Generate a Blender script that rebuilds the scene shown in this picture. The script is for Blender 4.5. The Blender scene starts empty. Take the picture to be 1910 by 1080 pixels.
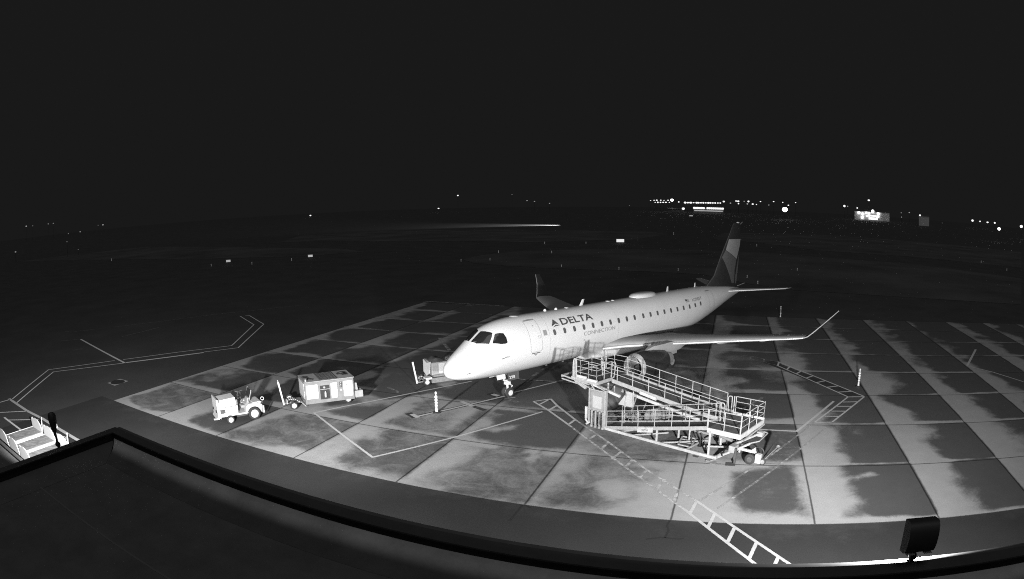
import bpy, bmesh, math, random
import numpy as np
from mathutils import Vector, Matrix
random.seed(7)
C = bpy.context.scene.collection
SL = 5.525                                   # side of one concrete slab, metres

# ------------------------------------------------------------------ camera, sky, lamps, exposure
sc = bpy.context.scene
K1, K3 = 0.8493, 0.0887                      # wide security-camera lens: angle = K1 r + K3 r^3 (r in units of 1000 px of 1910)
YAW, PITCH, ROLL = -0.3528, -0.1310, -0.0124
CAM = Vector((6.25 * SL, -3.5789 * SL, 1.9674 * SL))
cam = bpy.data.cameras.new('camera')
cam.type = 'PANO'
cam.sensor_width = 36.0; cam.sensor_fit = 'HORIZONTAL'
cam.clip_start = 0.05; cam.clip_end = 20000
_s = 36.0 / 1.910
try: cam.panorama_type = 'FISHEYE_LENS_POLYNOMIAL'; cc = cam
except Exception: cc = cam.cycles; cc.panorama_type = 'FISHEYE_LENS_POLYNOMIAL'
cc.fisheye_fov = math.radians(175)
cc.fisheye_polynomial_k0 = 0.0; cc.fisheye_polynomial_k1 = -K1 / _s
cc.fisheye_polynomial_k2 = 0.0; cc.fisheye_polynomial_k3 = -K3 / _s ** 3; cc.fisheye_polynomial_k4 = 0.0
camo = bpy.data.objects.new('camera', cam); C.objects.link(camo)
_f = Vector((math.sin(YAW) * math.cos(PITCH), math.cos(YAW) * math.cos(PITCH), math.sin(PITCH)))
_r = Vector((math.cos(YAW), -math.sin(YAW), 0)); _u = _r.cross(_f)
_r2 = math.cos(ROLL) * _r + math.sin(ROLL) * _u; _u2 = -math.sin(ROLL) * _r + math.cos(ROLL) * _u
_m = Matrix((_r2, _u2, -_f)).transposed().to_4x4(); _m.translation = CAM
camo.matrix_world = _m
sc.camera = camo
sc.render.engine = 'CYCLES'
sc.cycles.use_denoising = False
sc.cycles.filter_width = 1.05
sc.cycles.use_light_tree = True
sc.cycles.sample_clamp_indirect = 0.12
sc.cycles.max_bounces = 5
sc.view_settings.view_transform = 'Standard'; sc.view_settings.look = 'None'
sc.view_settings.exposure = 0.0; sc.view_settings.gamma = 1.0

w = bpy.data.worlds.new('World'); sc.world = w; w.use_nodes = True
nt = w.node_tree; bg = nt.nodes['Background']
bg.inputs['Color'].default_value = (1, 1, 1, 1); bg.inputs['Strength'].default_value = 1.0
_tc = nt.nodes.new('ShaderNodeTexCoord'); _sp = nt.nodes.new('ShaderNodeSeparateXYZ'); _mr = nt.nodes.new('ShaderNodeMapRange')      # faint sky glow above the horizon
nt.links.new(_tc.outputs['Generated'], _sp.inputs[0]); nt.links.new(_sp.outputs[2], _mr.inputs['Value']); _mr.inputs['From Min'].default_value = 0; _mr.inputs['From Max'].default_value = .7
_mr.inputs['To Min'].default_value = .0096; _mr.inputs['To Max'].default_value = .0101; nt.links.new(_mr.outputs[0], bg.inputs['Color'])

sun = bpy.data.lights.new('black_lift_sun', 'SUN'); sun.energy = 0.32; sun.angle = math.radians(40)  # faint overhead sun added to lift the blacks, no moon is seen
suno = bpy.data.objects.new('black_lift_sun', sun); C.objects.link(suno); suno.rotation_euler = (math.radians(15), math.radians(10), 0)

def at(px, py, z=0.0):
    """the point of the horizontal plane z that a pixel of the 1910 x 1080 photograph looks at"""
    u = (px - 955) / 1000; v = (540 - py) / 1000; r = math.hypot(u, v); th = K1 * r + K3 * r ** 3
    d = math.cos(th) * _f + math.sin(th) * (u * _r2 + v * _u2) / r
    t = (z - CAM.z) / d.z
    return CAM + d * t

# ------------------------------------------------------------------ materials
def mat(name, v, rough=.6, metal=0., var=.12, scale=3., spec=.5, coat=0., bump=0.):
    m = bpy.data.materials.new(name); m.use_nodes = True
    n = m.node_tree.nodes; l = m.node_tree.links; b = n['Principled BSDF']
    tc = n.new('ShaderNodeTexCoord'); ns = n.new('ShaderNodeTexNoise'); ns.inputs['Scale'].default_value = scale; ns.inputs['Detail'].default_value = 6
    ns.inputs['Roughness'].default_value = .65
    mr = n.new('ShaderNodeMapRange'); mr.inputs['From Min'].default_value = .3; mr.inputs['From Max'].default_value = .7
    mr.inputs['To Min'].default_value = v * (1 - var); mr.inputs['To Max'].default_value = v * (1 + var * .5)
    l.new(tc.outputs['Object'], ns.inputs['Vector']); l.new(ns.outputs['Fac'], mr.inputs['Value'])
    cb = n.new('ShaderNodeCombineColor')
    for k in ('Red', 'Green', 'Blue'): l.new(mr.outputs[0], cb.inputs[k])
    l.new(cb.outputs[0], b.inputs['Base Color'])
    b.inputs['Roughness'].default_value = rough; b.inputs['Metallic'].default_value = metal
    b.inputs['Specular IOR Level'].default_value = spec; b.inputs['Coat Weight'].default_value = coat; b.inputs['Coat Roughness'].default_value = .08
    if bump:
        bp = n.new('ShaderNodeBump'); bp.inputs['Strength'].default_value = bump; bp.inputs['Distance'].default_value = .02
        l.new(ns.outputs['Fac'], bp.inputs['Height']); l.new(bp.outputs[0], b.inputs['Normal'])
    return m
def glow(name, s):
    m = bpy.data.materials.new(name); m.use_nodes = True
    b = m.node_tree.nodes['Principled BSDF']; b.inputs['Base Color'].default_value = (.8, .8, .8, 1)
    b.inputs['Emission Color'].default_value = (1, 1, 1, 1); b.inputs['Emission Strength'].default_value = s
    m.cycles.emission_sampling = 'NONE'
    return m
WHITE = mat('white_paint', .72, .35, var=.10, scale=1.5)
AWHITE = mat('aircraft_white_paint', .70, .30, var=.05, scale=.7, coat=.5)
BODY = mat('service_cart_grey', .24, .5, var=.25, scale=3)
LIP = mat('bare_aluminium', .72, .38, .45, var=.08)
AGREY = mat('aircraft_grey_paint', .42, .32, var=.08, coat=.3)
LGREY = mat('light_grey_paint', .38, .45, var=.2, scale=4)
MGREY = mat('mid_grey_metal', .26, .5, var=.3, scale=5)
GALV = mat('galvanised_steel', .35, .42, var=.25, scale=6)
DGREY = mat('dark_grey_paint', .09, .5, var=.3)
BLACK = mat('black_paint', .035, .55, var=.3)
RUBBER = mat('tyre_rubber', .035, .8, var=.3, scale=12)
CHROME = mat('polished_metal', .78, .22, 1., var=.06)
GLASS = mat('dark_glass', .02, .08, spec=.8, var=.2)
WINDOW = mat('cabin_window_glass', .11, .25, var=.15, scale=3)
NAVY = mat('dark_blue_paint', .036, .35, var=.15, coat=.3)
TAILMID = mat('tail_red_paint_dark', .13, .4, var=.1)
TAILLITE = mat('tail_red_paint_light', .32, .4, var=.1)
LETTER = mat('dark_lettering', .07, .5, var=.05)
LETTERG = mat('grey_lettering', .28, .5, var=.05)
SEAM = mat('panel_seam', .40, .6, var=.05)
DECK = mat('ramp_deck', .10, .7, var=.4, scale=8, bump=.3)
WOOD = mat('worn_plank_bed', .30, .8, var=.55, scale=3.5, bump=.4)
ROOFM = mat('roof_membrane', .10, .9, var=.25, scale=1.2)
COPE = mat('dark_coping', .055, .7, var=.15)
REFL = mat('reflective_tape', .85, .4, var=.03)
MARK = None

# ------------------------------------------------------------------ mesh helpers
EACH = set('wiper tail_cone top_platform_edge_beam platform_edge_beam lower_ramp_side_beam upper_ramp_side_beam bridge_slide lift_rod mast_bracket hydraulic_strut support_post levelling_jack lift_cylinder lift_arm cross_brace base_back_beam frame_upright side_rail leg kick_plate screen_frame control_lever end_frame gate_post step base_post wall_light gauge axle_frame coping_joint mast_side_box hinge membrane_seam'.split())
class MB:
    def __init__(s): s.v = []; s.f = []; s.cut = []; s.T = Matrix.Identity(4)
    def add(s, vs, fs):
        o = len(s.v); s.cut.append((o, len(s.f))); s.v += [tuple(s.T @ Vector(p)) for p in vs]; s.f += [tuple(o + i for i in f) for f in fs]; return s
    def box(s, x0, x1, y0, y1, z0, z1):
        return s.hexa([(x0, y0, z0), (x1, y0, z0), (x1, y1, z0), (x0, y1, z0), (x0, y0, z1), (x1, y0, z1), (x1, y1, z1), (x0, y1, z1)])
    def hexa(s, p): return s.add(p, [(0, 3, 2, 1), (4, 5, 6, 7), (0, 1, 5, 4), (1, 2, 6, 5), (2, 3, 7, 6), (3, 0, 4, 7)])
    def bbox(s, x0, x1, y0, y1, z0, z1, b=.02):       # box with chamfered vertical and top edges
        r0 = [(x0 + b, y0), (x1 - b, y0), (x1, y0 + b), (x1, y1 - b), (x1 - b, y1), (x0 + b, y1), (x0, y1 - b), (x0, y0 + b)]
        cx, cy = (x0 + x1) / 2, (y0 + y1) / 2
        r1 = [(x - math.copysign(b, x - cx), y - math.copysign(b, y - cy)) for x, y in r0]
        return s.loft([[(x, y, z0) for x, y in r0], [(x, y, z1 - b) for x, y in r0], [(x, y, z1) for x, y in r1]])
    def loft(s, rings, caps=True, closed=True):
        n = len(rings[0]); vs = [p for r in rings for p in r]; fs = []
        for i in range(len(rings) - 1):
            for j in range(n if closed else n - 1):
                a = i * n + j; b = i * n + (j + 1) % n; fs.append((a, b, b + n, a + n))
        if caps: fs += [tuple(range(n))[::-1], tuple((len(rings) - 1) * n + j for j in range(n))]
        return s.add(vs, fs)
    def tube(s, p, q, r, n=8, r2=None):
        p = Vector(p); q = Vector(q); d = (q - p).normalized(); a = d.orthogonal().normalized(); b = d.cross(a); r2 = r if r2 is None else r2
        R = lambda c, rr: [tuple(c + rr * (math.cos(2 * math.pi * k / n) * a + math.sin(2 * math.pi * k / n) * b)) for k in range(n)]
        return s.loft([R(p, r), R(q, r2)])
    def bar(s, p, q, w_, h, up=(0, 0, 1)):
        p = Vector(p); q = Vector(q); d = (q - p).normalized(); a = d.cross(Vector(up)).normalized(); b = a.cross(d)
        R = lambda c: [tuple(c + a * i * w_ / 2 + b * j * h / 2) for i, j in ((-1, -1), (1, -1), (1, 1), (-1, 1))]
        return s.loft([R(p), R(q)])
    def path(s, pts, r, n=8):
        for a, b in zip(pts[:-1], pts[1:]): s.tube(a, b, r, n)
        return s
    def lathe(s, c, axis, prof, n=24, caps=True):        # prof: (distance along axis, radius)
        c = Vector(c); d = Vector(axis).normalized(); a = d.orthogonal().normalized(); b = d.cross(a)
        return s.loft([[tuple(c + d * t + r * (math.cos(2 * math.pi * k / n) * a + math.sin(2 * math.pi * k / n) * b)) for k in range(n)] for t, r in prof], caps)
    def prism(s, poly, o, ex, ey, t):                   # polygon in plane (ex, ey) at o, thickness vector t
        o = Vector(o); ex = Vector(ex); ey = Vector(ey); t = Vector(t)
        a = [tuple(o + ex * x + ey * y) for x, y in poly]; b = [tuple(Vector(p) + t) for p in a]
        return s.loft([a, b])
    def ring(s, c, axis, R, r, n=28, m=8):
        c = Vector(c); d = Vector(axis).normalized(); a = d.orthogonal().normalized(); b = d.cross(a); rings = []
        for k in range(n + 1):
            e = math.cos(2 * math.pi * k / n) * a + math.sin(2 * math.pi * k / n) * b
            rings.append([tuple(c + e * (R + r * math.cos(2 * math.pi * j / m)) + d * r * math.sin(2 * math.pi * j / m)) for j in range(m)])
        return s.loft(rings, False)
    def build(s, name, material, parent=None, smooth=False, weld=False):
        if name in EACH and len(s.cut) > 1:            # every piece its own part
            first = None
            for i, (v0, f0) in enumerate(s.cut):
                v1, f1 = s.cut[i + 1] if i + 1 < len(s.cut) else (len(s.v), len(s.f)); q = MB(); q.v = s.v[v0:v1]; q.f = [tuple(k - v0 for k in f) for f in s.f[f0:f1]]; q.cut = [(0, 0)]
                o = q.build(name, material, parent, smooth, weld); first = first or o
            return first
        me = bpy.data.meshes.new(name); me.from_pydata(s.v, [], s.f); me.update()
        bm = bmesh.new(); bm.from_mesh(me)
        if weld: bmesh.ops.remove_doubles(bm, verts=bm.verts, dist=1e-4)
        bmesh.ops.recalc_face_normals(bm, faces=bm.faces); bm.to_mesh(me); bm.free()
        me.materials.append(material)
        if smooth:
            me.shade_smooth()
            try: me.set_sharp_from_angle(angle=math.radians(38))
            except Exception: pass
        o = bpy.data.objects.new(name, me); C.objects.link(o)
        if parent: o.parent = parent
        return o
def tag(o, label=None, cat=None, group=None, kind=None):
    if label: o['label'] = label
    if cat: o['category'] = cat
    if group: o['group'] = group
    if kind: o['kind'] = kind
    return o
def empty(name, loc, rz, label, cat, group=None):
    o = bpy.data.objects.new(name, None); C.objects.link(o); o.location = loc; o.rotation_euler = (0, 0, rz)
    return tag(o, label, cat, group)
def copy_tree(o, parent=None):
    c = o.copy(); C.objects.link(c); c.parent = parent
    for ch in list(o.children): copy_tree(ch, c)
    return c
def wheel(parent, c, axis, R, w_, hub=WHITE, rr=.55, name='wheel'):
    c = Vector(c); a = Vector(axis).normalized(); h = w_ / 2
    t = MB().lathe(c, a, [(-h, R * rr), (-h, R * .86), (-h * .75, R * .97), (-h * .3, R), (h * .3, R), (h * .75, R * .97), (h, R * .86), (h, R * rr)], 28).build(name, RUBBER, parent, True)
    MB().lathe(c, a, [(-h * 1.02, R * rr * .99), (-h * .7, R * rr * .7), (-h * .7, .01)], 24).lathe(c, a, [(h * 1.04, R * rr * .99), (h * .8, R * rr * .9), (h * .6, R * rr * .75), (h * .55, R * .2), (h * 1.1, R * .16), (h * 1.1, .005)], 24).build('rim', hub, t, True)
    return t
def text_mesh(txt, size, spacing=1., bold=0.):
    cu = bpy.data.curves.new('lettering', 'FONT'); cu.body = txt; cu.size = size; cu.space_character = spacing; cu.offset = bold; cu.resolution_u = 3
    o = bpy.data.objects.new('lettering', cu); C.objects.link(o)
    dg = bpy.context.evaluated_depsgraph_get(); me = bpy.data.meshes.new_from_object(o.evaluated_get(dg)); bpy.data.objects.remove(o)
    return me
def flat_text(txt, h, width, o, ex, ey, parent, material=LETTER, name='lettering'):
    """text of cap height h, fitted to width, lying on plane o + ex x + ey y"""
    me = text_mesh(txt, h / .70, bold=h * .015)
    xs = [v.co.x for v in me.vertices]; x0, x1 = min(xs), max(xs); k = width / (x1 - x0)
    o = Vector(o); ex = Vector(ex).normalized(); ey = Vector(ey).normalized()
    for v in me.vertices: v.co = o + ex * (v.co.x - x0) * k + ey * v.co.y
    me.materials.append(material); ob = bpy.data.objects.new(name, me); C.objects.link(ob); ob.parent = parent
    return ob

# ------------------------------------------------------------------ the ground
def sheet(name, pts, z, material, kind='structure', label=None):
    me = bpy.data.meshes.new(name); me.from_pydata([(p[0], p[1], z) for p in pts], [], [tuple(range(len(pts)))]); me.update()
    bm = bmesh.new(); bm.from_mesh(me)
    for f in bm.faces:
        if f.normal.z < 0: f.normal_flip()
    bmesh.ops.triangulate(bm, faces=bm.faces); bm.to_mesh(me); bm.free()
    me.materials.append(material); o = bpy.data.objects.new(name, me); C.objects.link(o); o['kind'] = kind
    if label: o['label'] = label
    return o
def ground_mat(name, v, var, scale, fine=.25, wear=None):
    m = bpy.data.materials.new(name); m.use_nodes = True; n = m.node_tree.nodes; l = m.node_tree.links; b = n['Principled BSDF']
    tc = n.new('ShaderNodeTexCoord')
    def noise(sc_, det, rough=.6):
        q = n.new('ShaderNodeTexNoise'); q.inputs['Scale'].default_value = sc_; q.inputs['Detail'].default_value = det; q.inputs['Roughness'].default_value = rough
        l.new(tc.outputs['Object'], q.inputs['Vector']); return q.outputs['Fac']
    def M(op, a, b_):
        q = n.new('ShaderNodeMath'); q.operation = op
        for i, x in enumerate((a, b_)):
            if isinstance(x, (int, float)): q.inputs[i].default_value = x
            else: l.new(x, q.inputs[i])
        return q.outputs[0]
    big = M('MULTIPLY', M('SUBTRACT', noise(scale, 6), .5), 2 * var * 2)
    fi = M('MULTIPLY', M('SUBTRACT', noise(14, 4, .8), .5), fine * 2)
    val = M('MULTIPLY', M('ADD', M('ADD', big, fi), 1.), v); val = M('MAXIMUM', val, v * .3)
    cb = n.new('ShaderNodeCombineColor')
    for k in ('Red', 'Green', 'Blue'): l.new(val, cb.inputs[k])
    l.new(cb.outputs[0], b.inputs['Base Color']); b.inputs['Roughness'].default_value = .85; b.inputs['Specular IOR Level'].default_value = .25
    bp = n.new('ShaderNodeBump'); bp.inputs['Strength'].default_value = .35; bp.inputs['Distance'].default_value = .01
    l.new(noise(60, 3), bp.inputs['Height']); l.new(bp.outputs[0], b.inputs['Normal'])
    return m
ASPH = ground_mat('asphalt', .062, .22, .18)
ASPHN = ground_mat('near_asphalt', .036, .16, .35, .35)
GRASS = ground_mat('short_grass', .082, .45, .05, .6)

# terrain: flat round the airfield, rising gently far away
N = 120; vs = []; fs = []
rad = [0, 60, 150, 300, 420, 500, 600, 800, 1100, 1600, 3000, 9000]; hgt = [-.02, -.02, -.02, -.02, 0.8, 4.0, 7.3, 8.2, 8.9, 9.5, 9.9, 10.0]
for i, (r, h) in enumerate(zip(rad, hgt)):
    for k in range(N):
        a = 2 * math.pi * k / N; hh = h + (.4 * math.sin(3 * a + 1) + .25 * math.sin(7 * a)) * min(1, max(0, (r - 420) / 300)) * (1 if r < 2000 else 0)
        vs.append((30 + max(r, .01) * math.cos(a), r * math.sin(a), hh))
for i in range(len(rad) - 1):
    for k in range(N): a = i * N + k; b = i * N + (k + 1) % N; fs.append((a, b, b + N, a + N))
g = MB().add(vs, fs).build('ground', ASPH, None, True, True); g['kind'] = 'structure'
def terrain_z(x, y):
    r = math.hypot(x - 30, y); a = math.atan2(y, x - 30); h = float(np.interp(r, rad, hgt))
    return h + (.4 * math.sin(3 * a + 1) + .25 * math.sin(7 * a)) * min(1, max(0, (r - 420) / 300)) * (1 if r < 2000 else 0)

def fringe(m):
    n = m.node_tree.nodes; l = m.node_tree.links; b = n['Principled BSDF']; src = b.inputs['Base Color'].links[0].from_socket
    tc = n.new('ShaderNodeTexCoord'); sp = n.new('ShaderNodeSeparateXYZ'); l.new(tc.outputs['Object'], sp.inputs[0])
    q = n.new('ShaderNodeTexNoise'); q.inputs['Scale'].default_value = .55; q.inputs['Detail'].default_value = 9; q.inputs['Roughness'].default_value = .7; l.new(tc.outputs['Object'], q.inputs['Vector'])
    def M(op, a, c, cl=False):
        k = n.new('ShaderNodeMath'); k.operation = op; k.use_clamp = cl
        for i, x in enumerate((a, c)):
            if isinstance(x, (int, float)): k.inputs[i].default_value = x
            else: l.new(x, k.inputs[i])
        return k.outputs[0]
    e = M('ADD', M('MULTIPLY', sp.outputs[1], .75), M('MULTIPLY', M('SUBTRACT', q.outputs['Fac'], .42), 5.5)); e = M('MULTIPLY', e, .55, True)
    f = M('ADD', 1., M('MULTIPLY', e, .75)); mx = n.new('ShaderNodeMix'); mx.data_type = 'RGBA'; mx.blend_type = 'MULTIPLY'; mx.inputs[0].default_value = 1; l.new(src, mx.inputs[6]); l.new(f, mx.inputs[7]); l.new(mx.outputs[2], b.inputs['Base Color'])
fringe(ASPHN)     # concrete dust worn onto the asphalt beside the slabs
sheet('asphalt_strip', [(-1.7, -40), (160, -40), (160, 0), (0, 0), (-1.7, .0)], .006, ASPHN)

# grass islands between the taxiways
def grassland(name, px, z=.008): return sheet(name, [at(*q) for q in px], z, GRASS)
grassland('grass_infield', [(862, 484), (885, 491), (950, 496), (1010, 500), (1100, 503), (1200, 506), (1311, 512), (1400, 530), (1479, 541), (1683, 554), (1905, 568), (1905, 520), (1700, 492), (1534, 480), (1404, 470), (1300, 466), (1100, 465), (960, 469), (900, 476)])
grassland('grass_infield', [(40, 488), (152, 485), (380, 483), (560, 478), (683, 470), (640, 464), (500, 462), (300, 460), (150, 462), (30, 468)])
grassland('grass_infield', [(520, 452), (760, 450), (1000, 452), (1180, 447), (1250, 437), (1210, 432), (1100, 430), (900, 428), (700, 432), (560, 440)])
grassland('grass_infield', [(1330, 446), (1404, 452), (1534, 468), (1700, 479), (1905, 500), (1905, 470), (1700, 450), (1500, 436), (1350, 434)])

# ------------------------------------------------------------------ concrete apron with its damp slabs
NX, NY, RES = 20, 8, 26
rng = np.random.RandomState(3)
def vnoise(x, y, seed):
    xi = np.floor(x).astype(int); yi = np.floor(y).astype(int); fx = x - xi; fy = y - yi
    fx = fx * fx * (3 - 2 * fx); fy = fy * fy * (3 - 2 * fy)
    def h(a, b): t = np.sin(a * 127.1 + b * 311.7 + seed * 74.7) * 43758.5453; return t - np.floor(t)
    return (h(xi, yi) * (1 - fx) + h(xi + 1, yi) * fx) * (1 - fy) + (h(xi, yi + 1) * (1 - fx) + h(xi + 1, yi + 1) * fx) * fy
def fbm(x, y, seed): return sum(vnoise(x * 2 ** k, y * 2 ** k, seed + k) * .5 ** k for k in range(4)) / 1.875
gx = np.linspace(0, NX, NX * RES + 1); gy = np.linspace(0, NY, NY * RES + 1); GX, GY = np.meshgrid(gx, gy)
def sstep(a, b, x): t = np.clip((x - a) / (b - a), 0, 1); return t * t * (3 - 2 * t)
SI = np.clip(np.floor(GX - 1e-6), 0, NX - 1).astype(int); SJ = np.clip(np.floor(GY - 1e-6), 0, NY - 1).astype(int)
U = GX - SI; V = GY - SJ
n1 = fbm(GX * 1.7, GY * 1.7, 1) - .5; n2 = fbm(GX * 5, GY * 5, 9) - .5
hs = (np.sin(SI * 12.9898 + SJ * 78.233) * 43758.5453) % 1.0; hs2 = (np.sin(SI * 39.3 + SJ * 11.13) * 24634.63) % 1.0
# damp lies in the middle and far right of each slab; its left and near edges dry first
far_ = np.where(SI >= 7, 1 - .10 * SJ, .75 + .35 * hs2)
left = sstep((.05 + .10 * hs) * far_, (.26 + .26 * hs) * far_, U + n1 * .75 + n2 * .16)
right_ = SI >= 7
left = np.where(right_, sstep(.06 + .08 * hs, (.50 + .22 * hs) * (1 - .05 * SJ), U + n1 * .62 + n2 * .14), left)
near = sstep(.02, .13 + .12 * hs2, V + n1 * .34 + n2 * .12)
near = np.where(right_, sstep(.01, .07 + .07 * hs2, V + n1 * .16 + n2 * .05), near)
damp_and_shade = left * near * np.where(right_, .86 + .14 * hs2, .62 + .38 * hs2)
damp_and_shade = damp_and_shade * (1 - np.where(SI >= 7, .55 * (1 - sstep(.55, .85, U)), .5) * sstep(.08, .34, fbm(GX * 1.1 + 7, GY * 1.1 + 3, 21) - .5 + .12 * hs))
top = sstep(.94, 1., V); damp_and_shade = damp_and_shade * (1 - .25 * top * (SI < 7))
# slabs in front of the nose: evenly half dry
mid = np.zeros_like(damp_and_shade)
for i, j, a, hold in ((3, 0, .62, .45), (4, 0, .60, .42), (5, 0, .58, .50), (2, 0, .55, .55), (4, 1, .80, .6), (5, 1, .72, .5), (3, 1, .74, .65), (6, 0, .30, .75), (6, 1, .65, .6)):
    k = (SI == i) & (SJ == j); damp_and_shade[k] = hold * damp_and_shade[k] + (1 - hold) * a * (0.85 + .5 * n1[k])
def blob(poly, val, soft, rough=.25, amp=.8):
    """lay a stain or painted shadow of a given outline (photograph pixels carried to the ground) over the damp map"""
    P = np.array([(at(*q).x / SL, at(*q).y / SL) for q in poly]); d = np.full(GX.shape, 1e9); ins = np.zeros(GX.shape, bool)
    x0, y0 = P.min(0) - .6; x1, y1 = P.max(0) + .6
    k = (GX > x0) & (GX < x1) & (GY > y0) & (GY < y1); X = GX[k]; Y = GY[k]; D = np.full(X.shape, 1e9); I = np.zeros(X.shape, bool)
    for a, b in zip(P, np.roll(P, -1, 0)):
        t = np.clip(((X - a[0]) * (b[0] - a[0]) + (Y - a[1]) * (b[1] - a[1])) / ((b - a) @ (b - a) + 1e-12), 0, 1)
        D = np.minimum(D, np.hypot(X - a[0] - t * (b[0] - a[0]), Y - a[1] - t * (b[1] - a[1])))
        c = ((a[1] > Y) != (b[1] > Y)) & (X < (b[0] - a[0]) * (Y - a[1]) / (b[1] - a[1] + 1e-12) + a[0]); I ^= c
    s_ = np.where(I, D, -D) / soft + (n2[k] * 2 * rough); wgt = np.clip(.5 + s_, 0, 1) * amp
    damp_and_shade[k] = damp_and_shade[k] * (1 - wgt) + val * wgt
blob([(1119, 901), (1150, 896), (1176, 908), (1170, 925), (1140, 930), (1120, 920)], .05, .10)
blob([(863, 826), (900, 824), (932, 833), (918, 838), (885, 832)], .08, .05)
blob([(857, 845), (882, 843), (880, 847), (860, 849)], .15, .05)
blob([(975, 846), (990, 838), (1004, 840), (1005, 855), (990, 862), (978, 856), (992, 850), (988, 845)], .05, .05)
blob([(1012, 843), (1045, 845), (1044, 850), (1015, 849)], .2, .05)
blob([(905, 802), (935, 796), (968, 793), (960, 800), (925, 807)], .2, .08)
blob([(922, 760), (940, 757), (958, 762), (952, 770), (940, 773), (926, 770)], 1.25, .04)
blob([(815, 747), (870, 752), (930, 753), (985, 764), (1000, 770), (960, 768), (900, 763), (850, 792), (838, 800), (842, 788), (862, 768), (820, 757)], .12, .10)
blob([(700, 790), (760, 752), (775, 758), (735, 778)], .1, .10)
blob([(530, 757), (600, 758), (700, 752), (640, 764), (560, 775)], .12, .15, amp=.6)
blob([(690, 733), (720, 745), (780, 738), (830, 725), (800, 708), (770, 700), (730, 704)], 1.15, .12)  # the power unit's cast shadow, painted into the slab colour
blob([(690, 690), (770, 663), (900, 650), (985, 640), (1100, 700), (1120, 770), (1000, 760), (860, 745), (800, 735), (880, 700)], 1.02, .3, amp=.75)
blob([(1100, 800), (1300, 860), (1290, 900), (1150, 850)], .62, .15, amp=.7)
blob([(1215, 880), (1300, 862), (1430, 870), (1400, 905), (1330, 935), (1260, 960), (1130, 955), (1180, 925)], .05, .25)
blob([(1190, 868), (1215, 860), (1300, 872), (1280, 880)], .1, .1)
blob([(1370, 880), (1480, 870), (1495, 950), (1460, 962), (1390, 950), (1350, 925)], .85, .12)
blob([(1590, 890), (1625, 880), (1640, 886), (1600, 893)], .1, .08)
blob([(1480, 868), (1500, 866), (1540, 870), (1560, 965), (1520, 975), (1505, 940)], .02, .15)
damp_and_shade = damp_and_shade + (1 - damp_and_shade) * .40 * sstep(1.5, 6.5, GY) * (.6 + .8 * (n1 + .5)) * (damp_and_shade < 1)
damp_and_shade = np.clip(damp_and_shade, 0, 1.3)
vs = np.stack([GX.ravel() * SL, GY.ravel() * SL, np.full(GX.size, .014)], 1)
nx = NX * RES + 1; idx = np.arange(GX.size).reshape(GX.shape)
fs = np.stack([idx[:-1, :-1].ravel(), idx[:-1, 1:].ravel(), idx[1:, 1:].ravel(), idx[1:, :-1].ravel()], 1)
me = bpy.data.meshes.new('concrete_apron'); me.from_pydata(vs.tolist(), [], fs.tolist()); me.update()
at_ = me.attributes.new('damp_and_shade', 'FLOAT', 'POINT'); at_.data.foreach_set('value', damp_and_shade.ravel().astype(np.float32))
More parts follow.
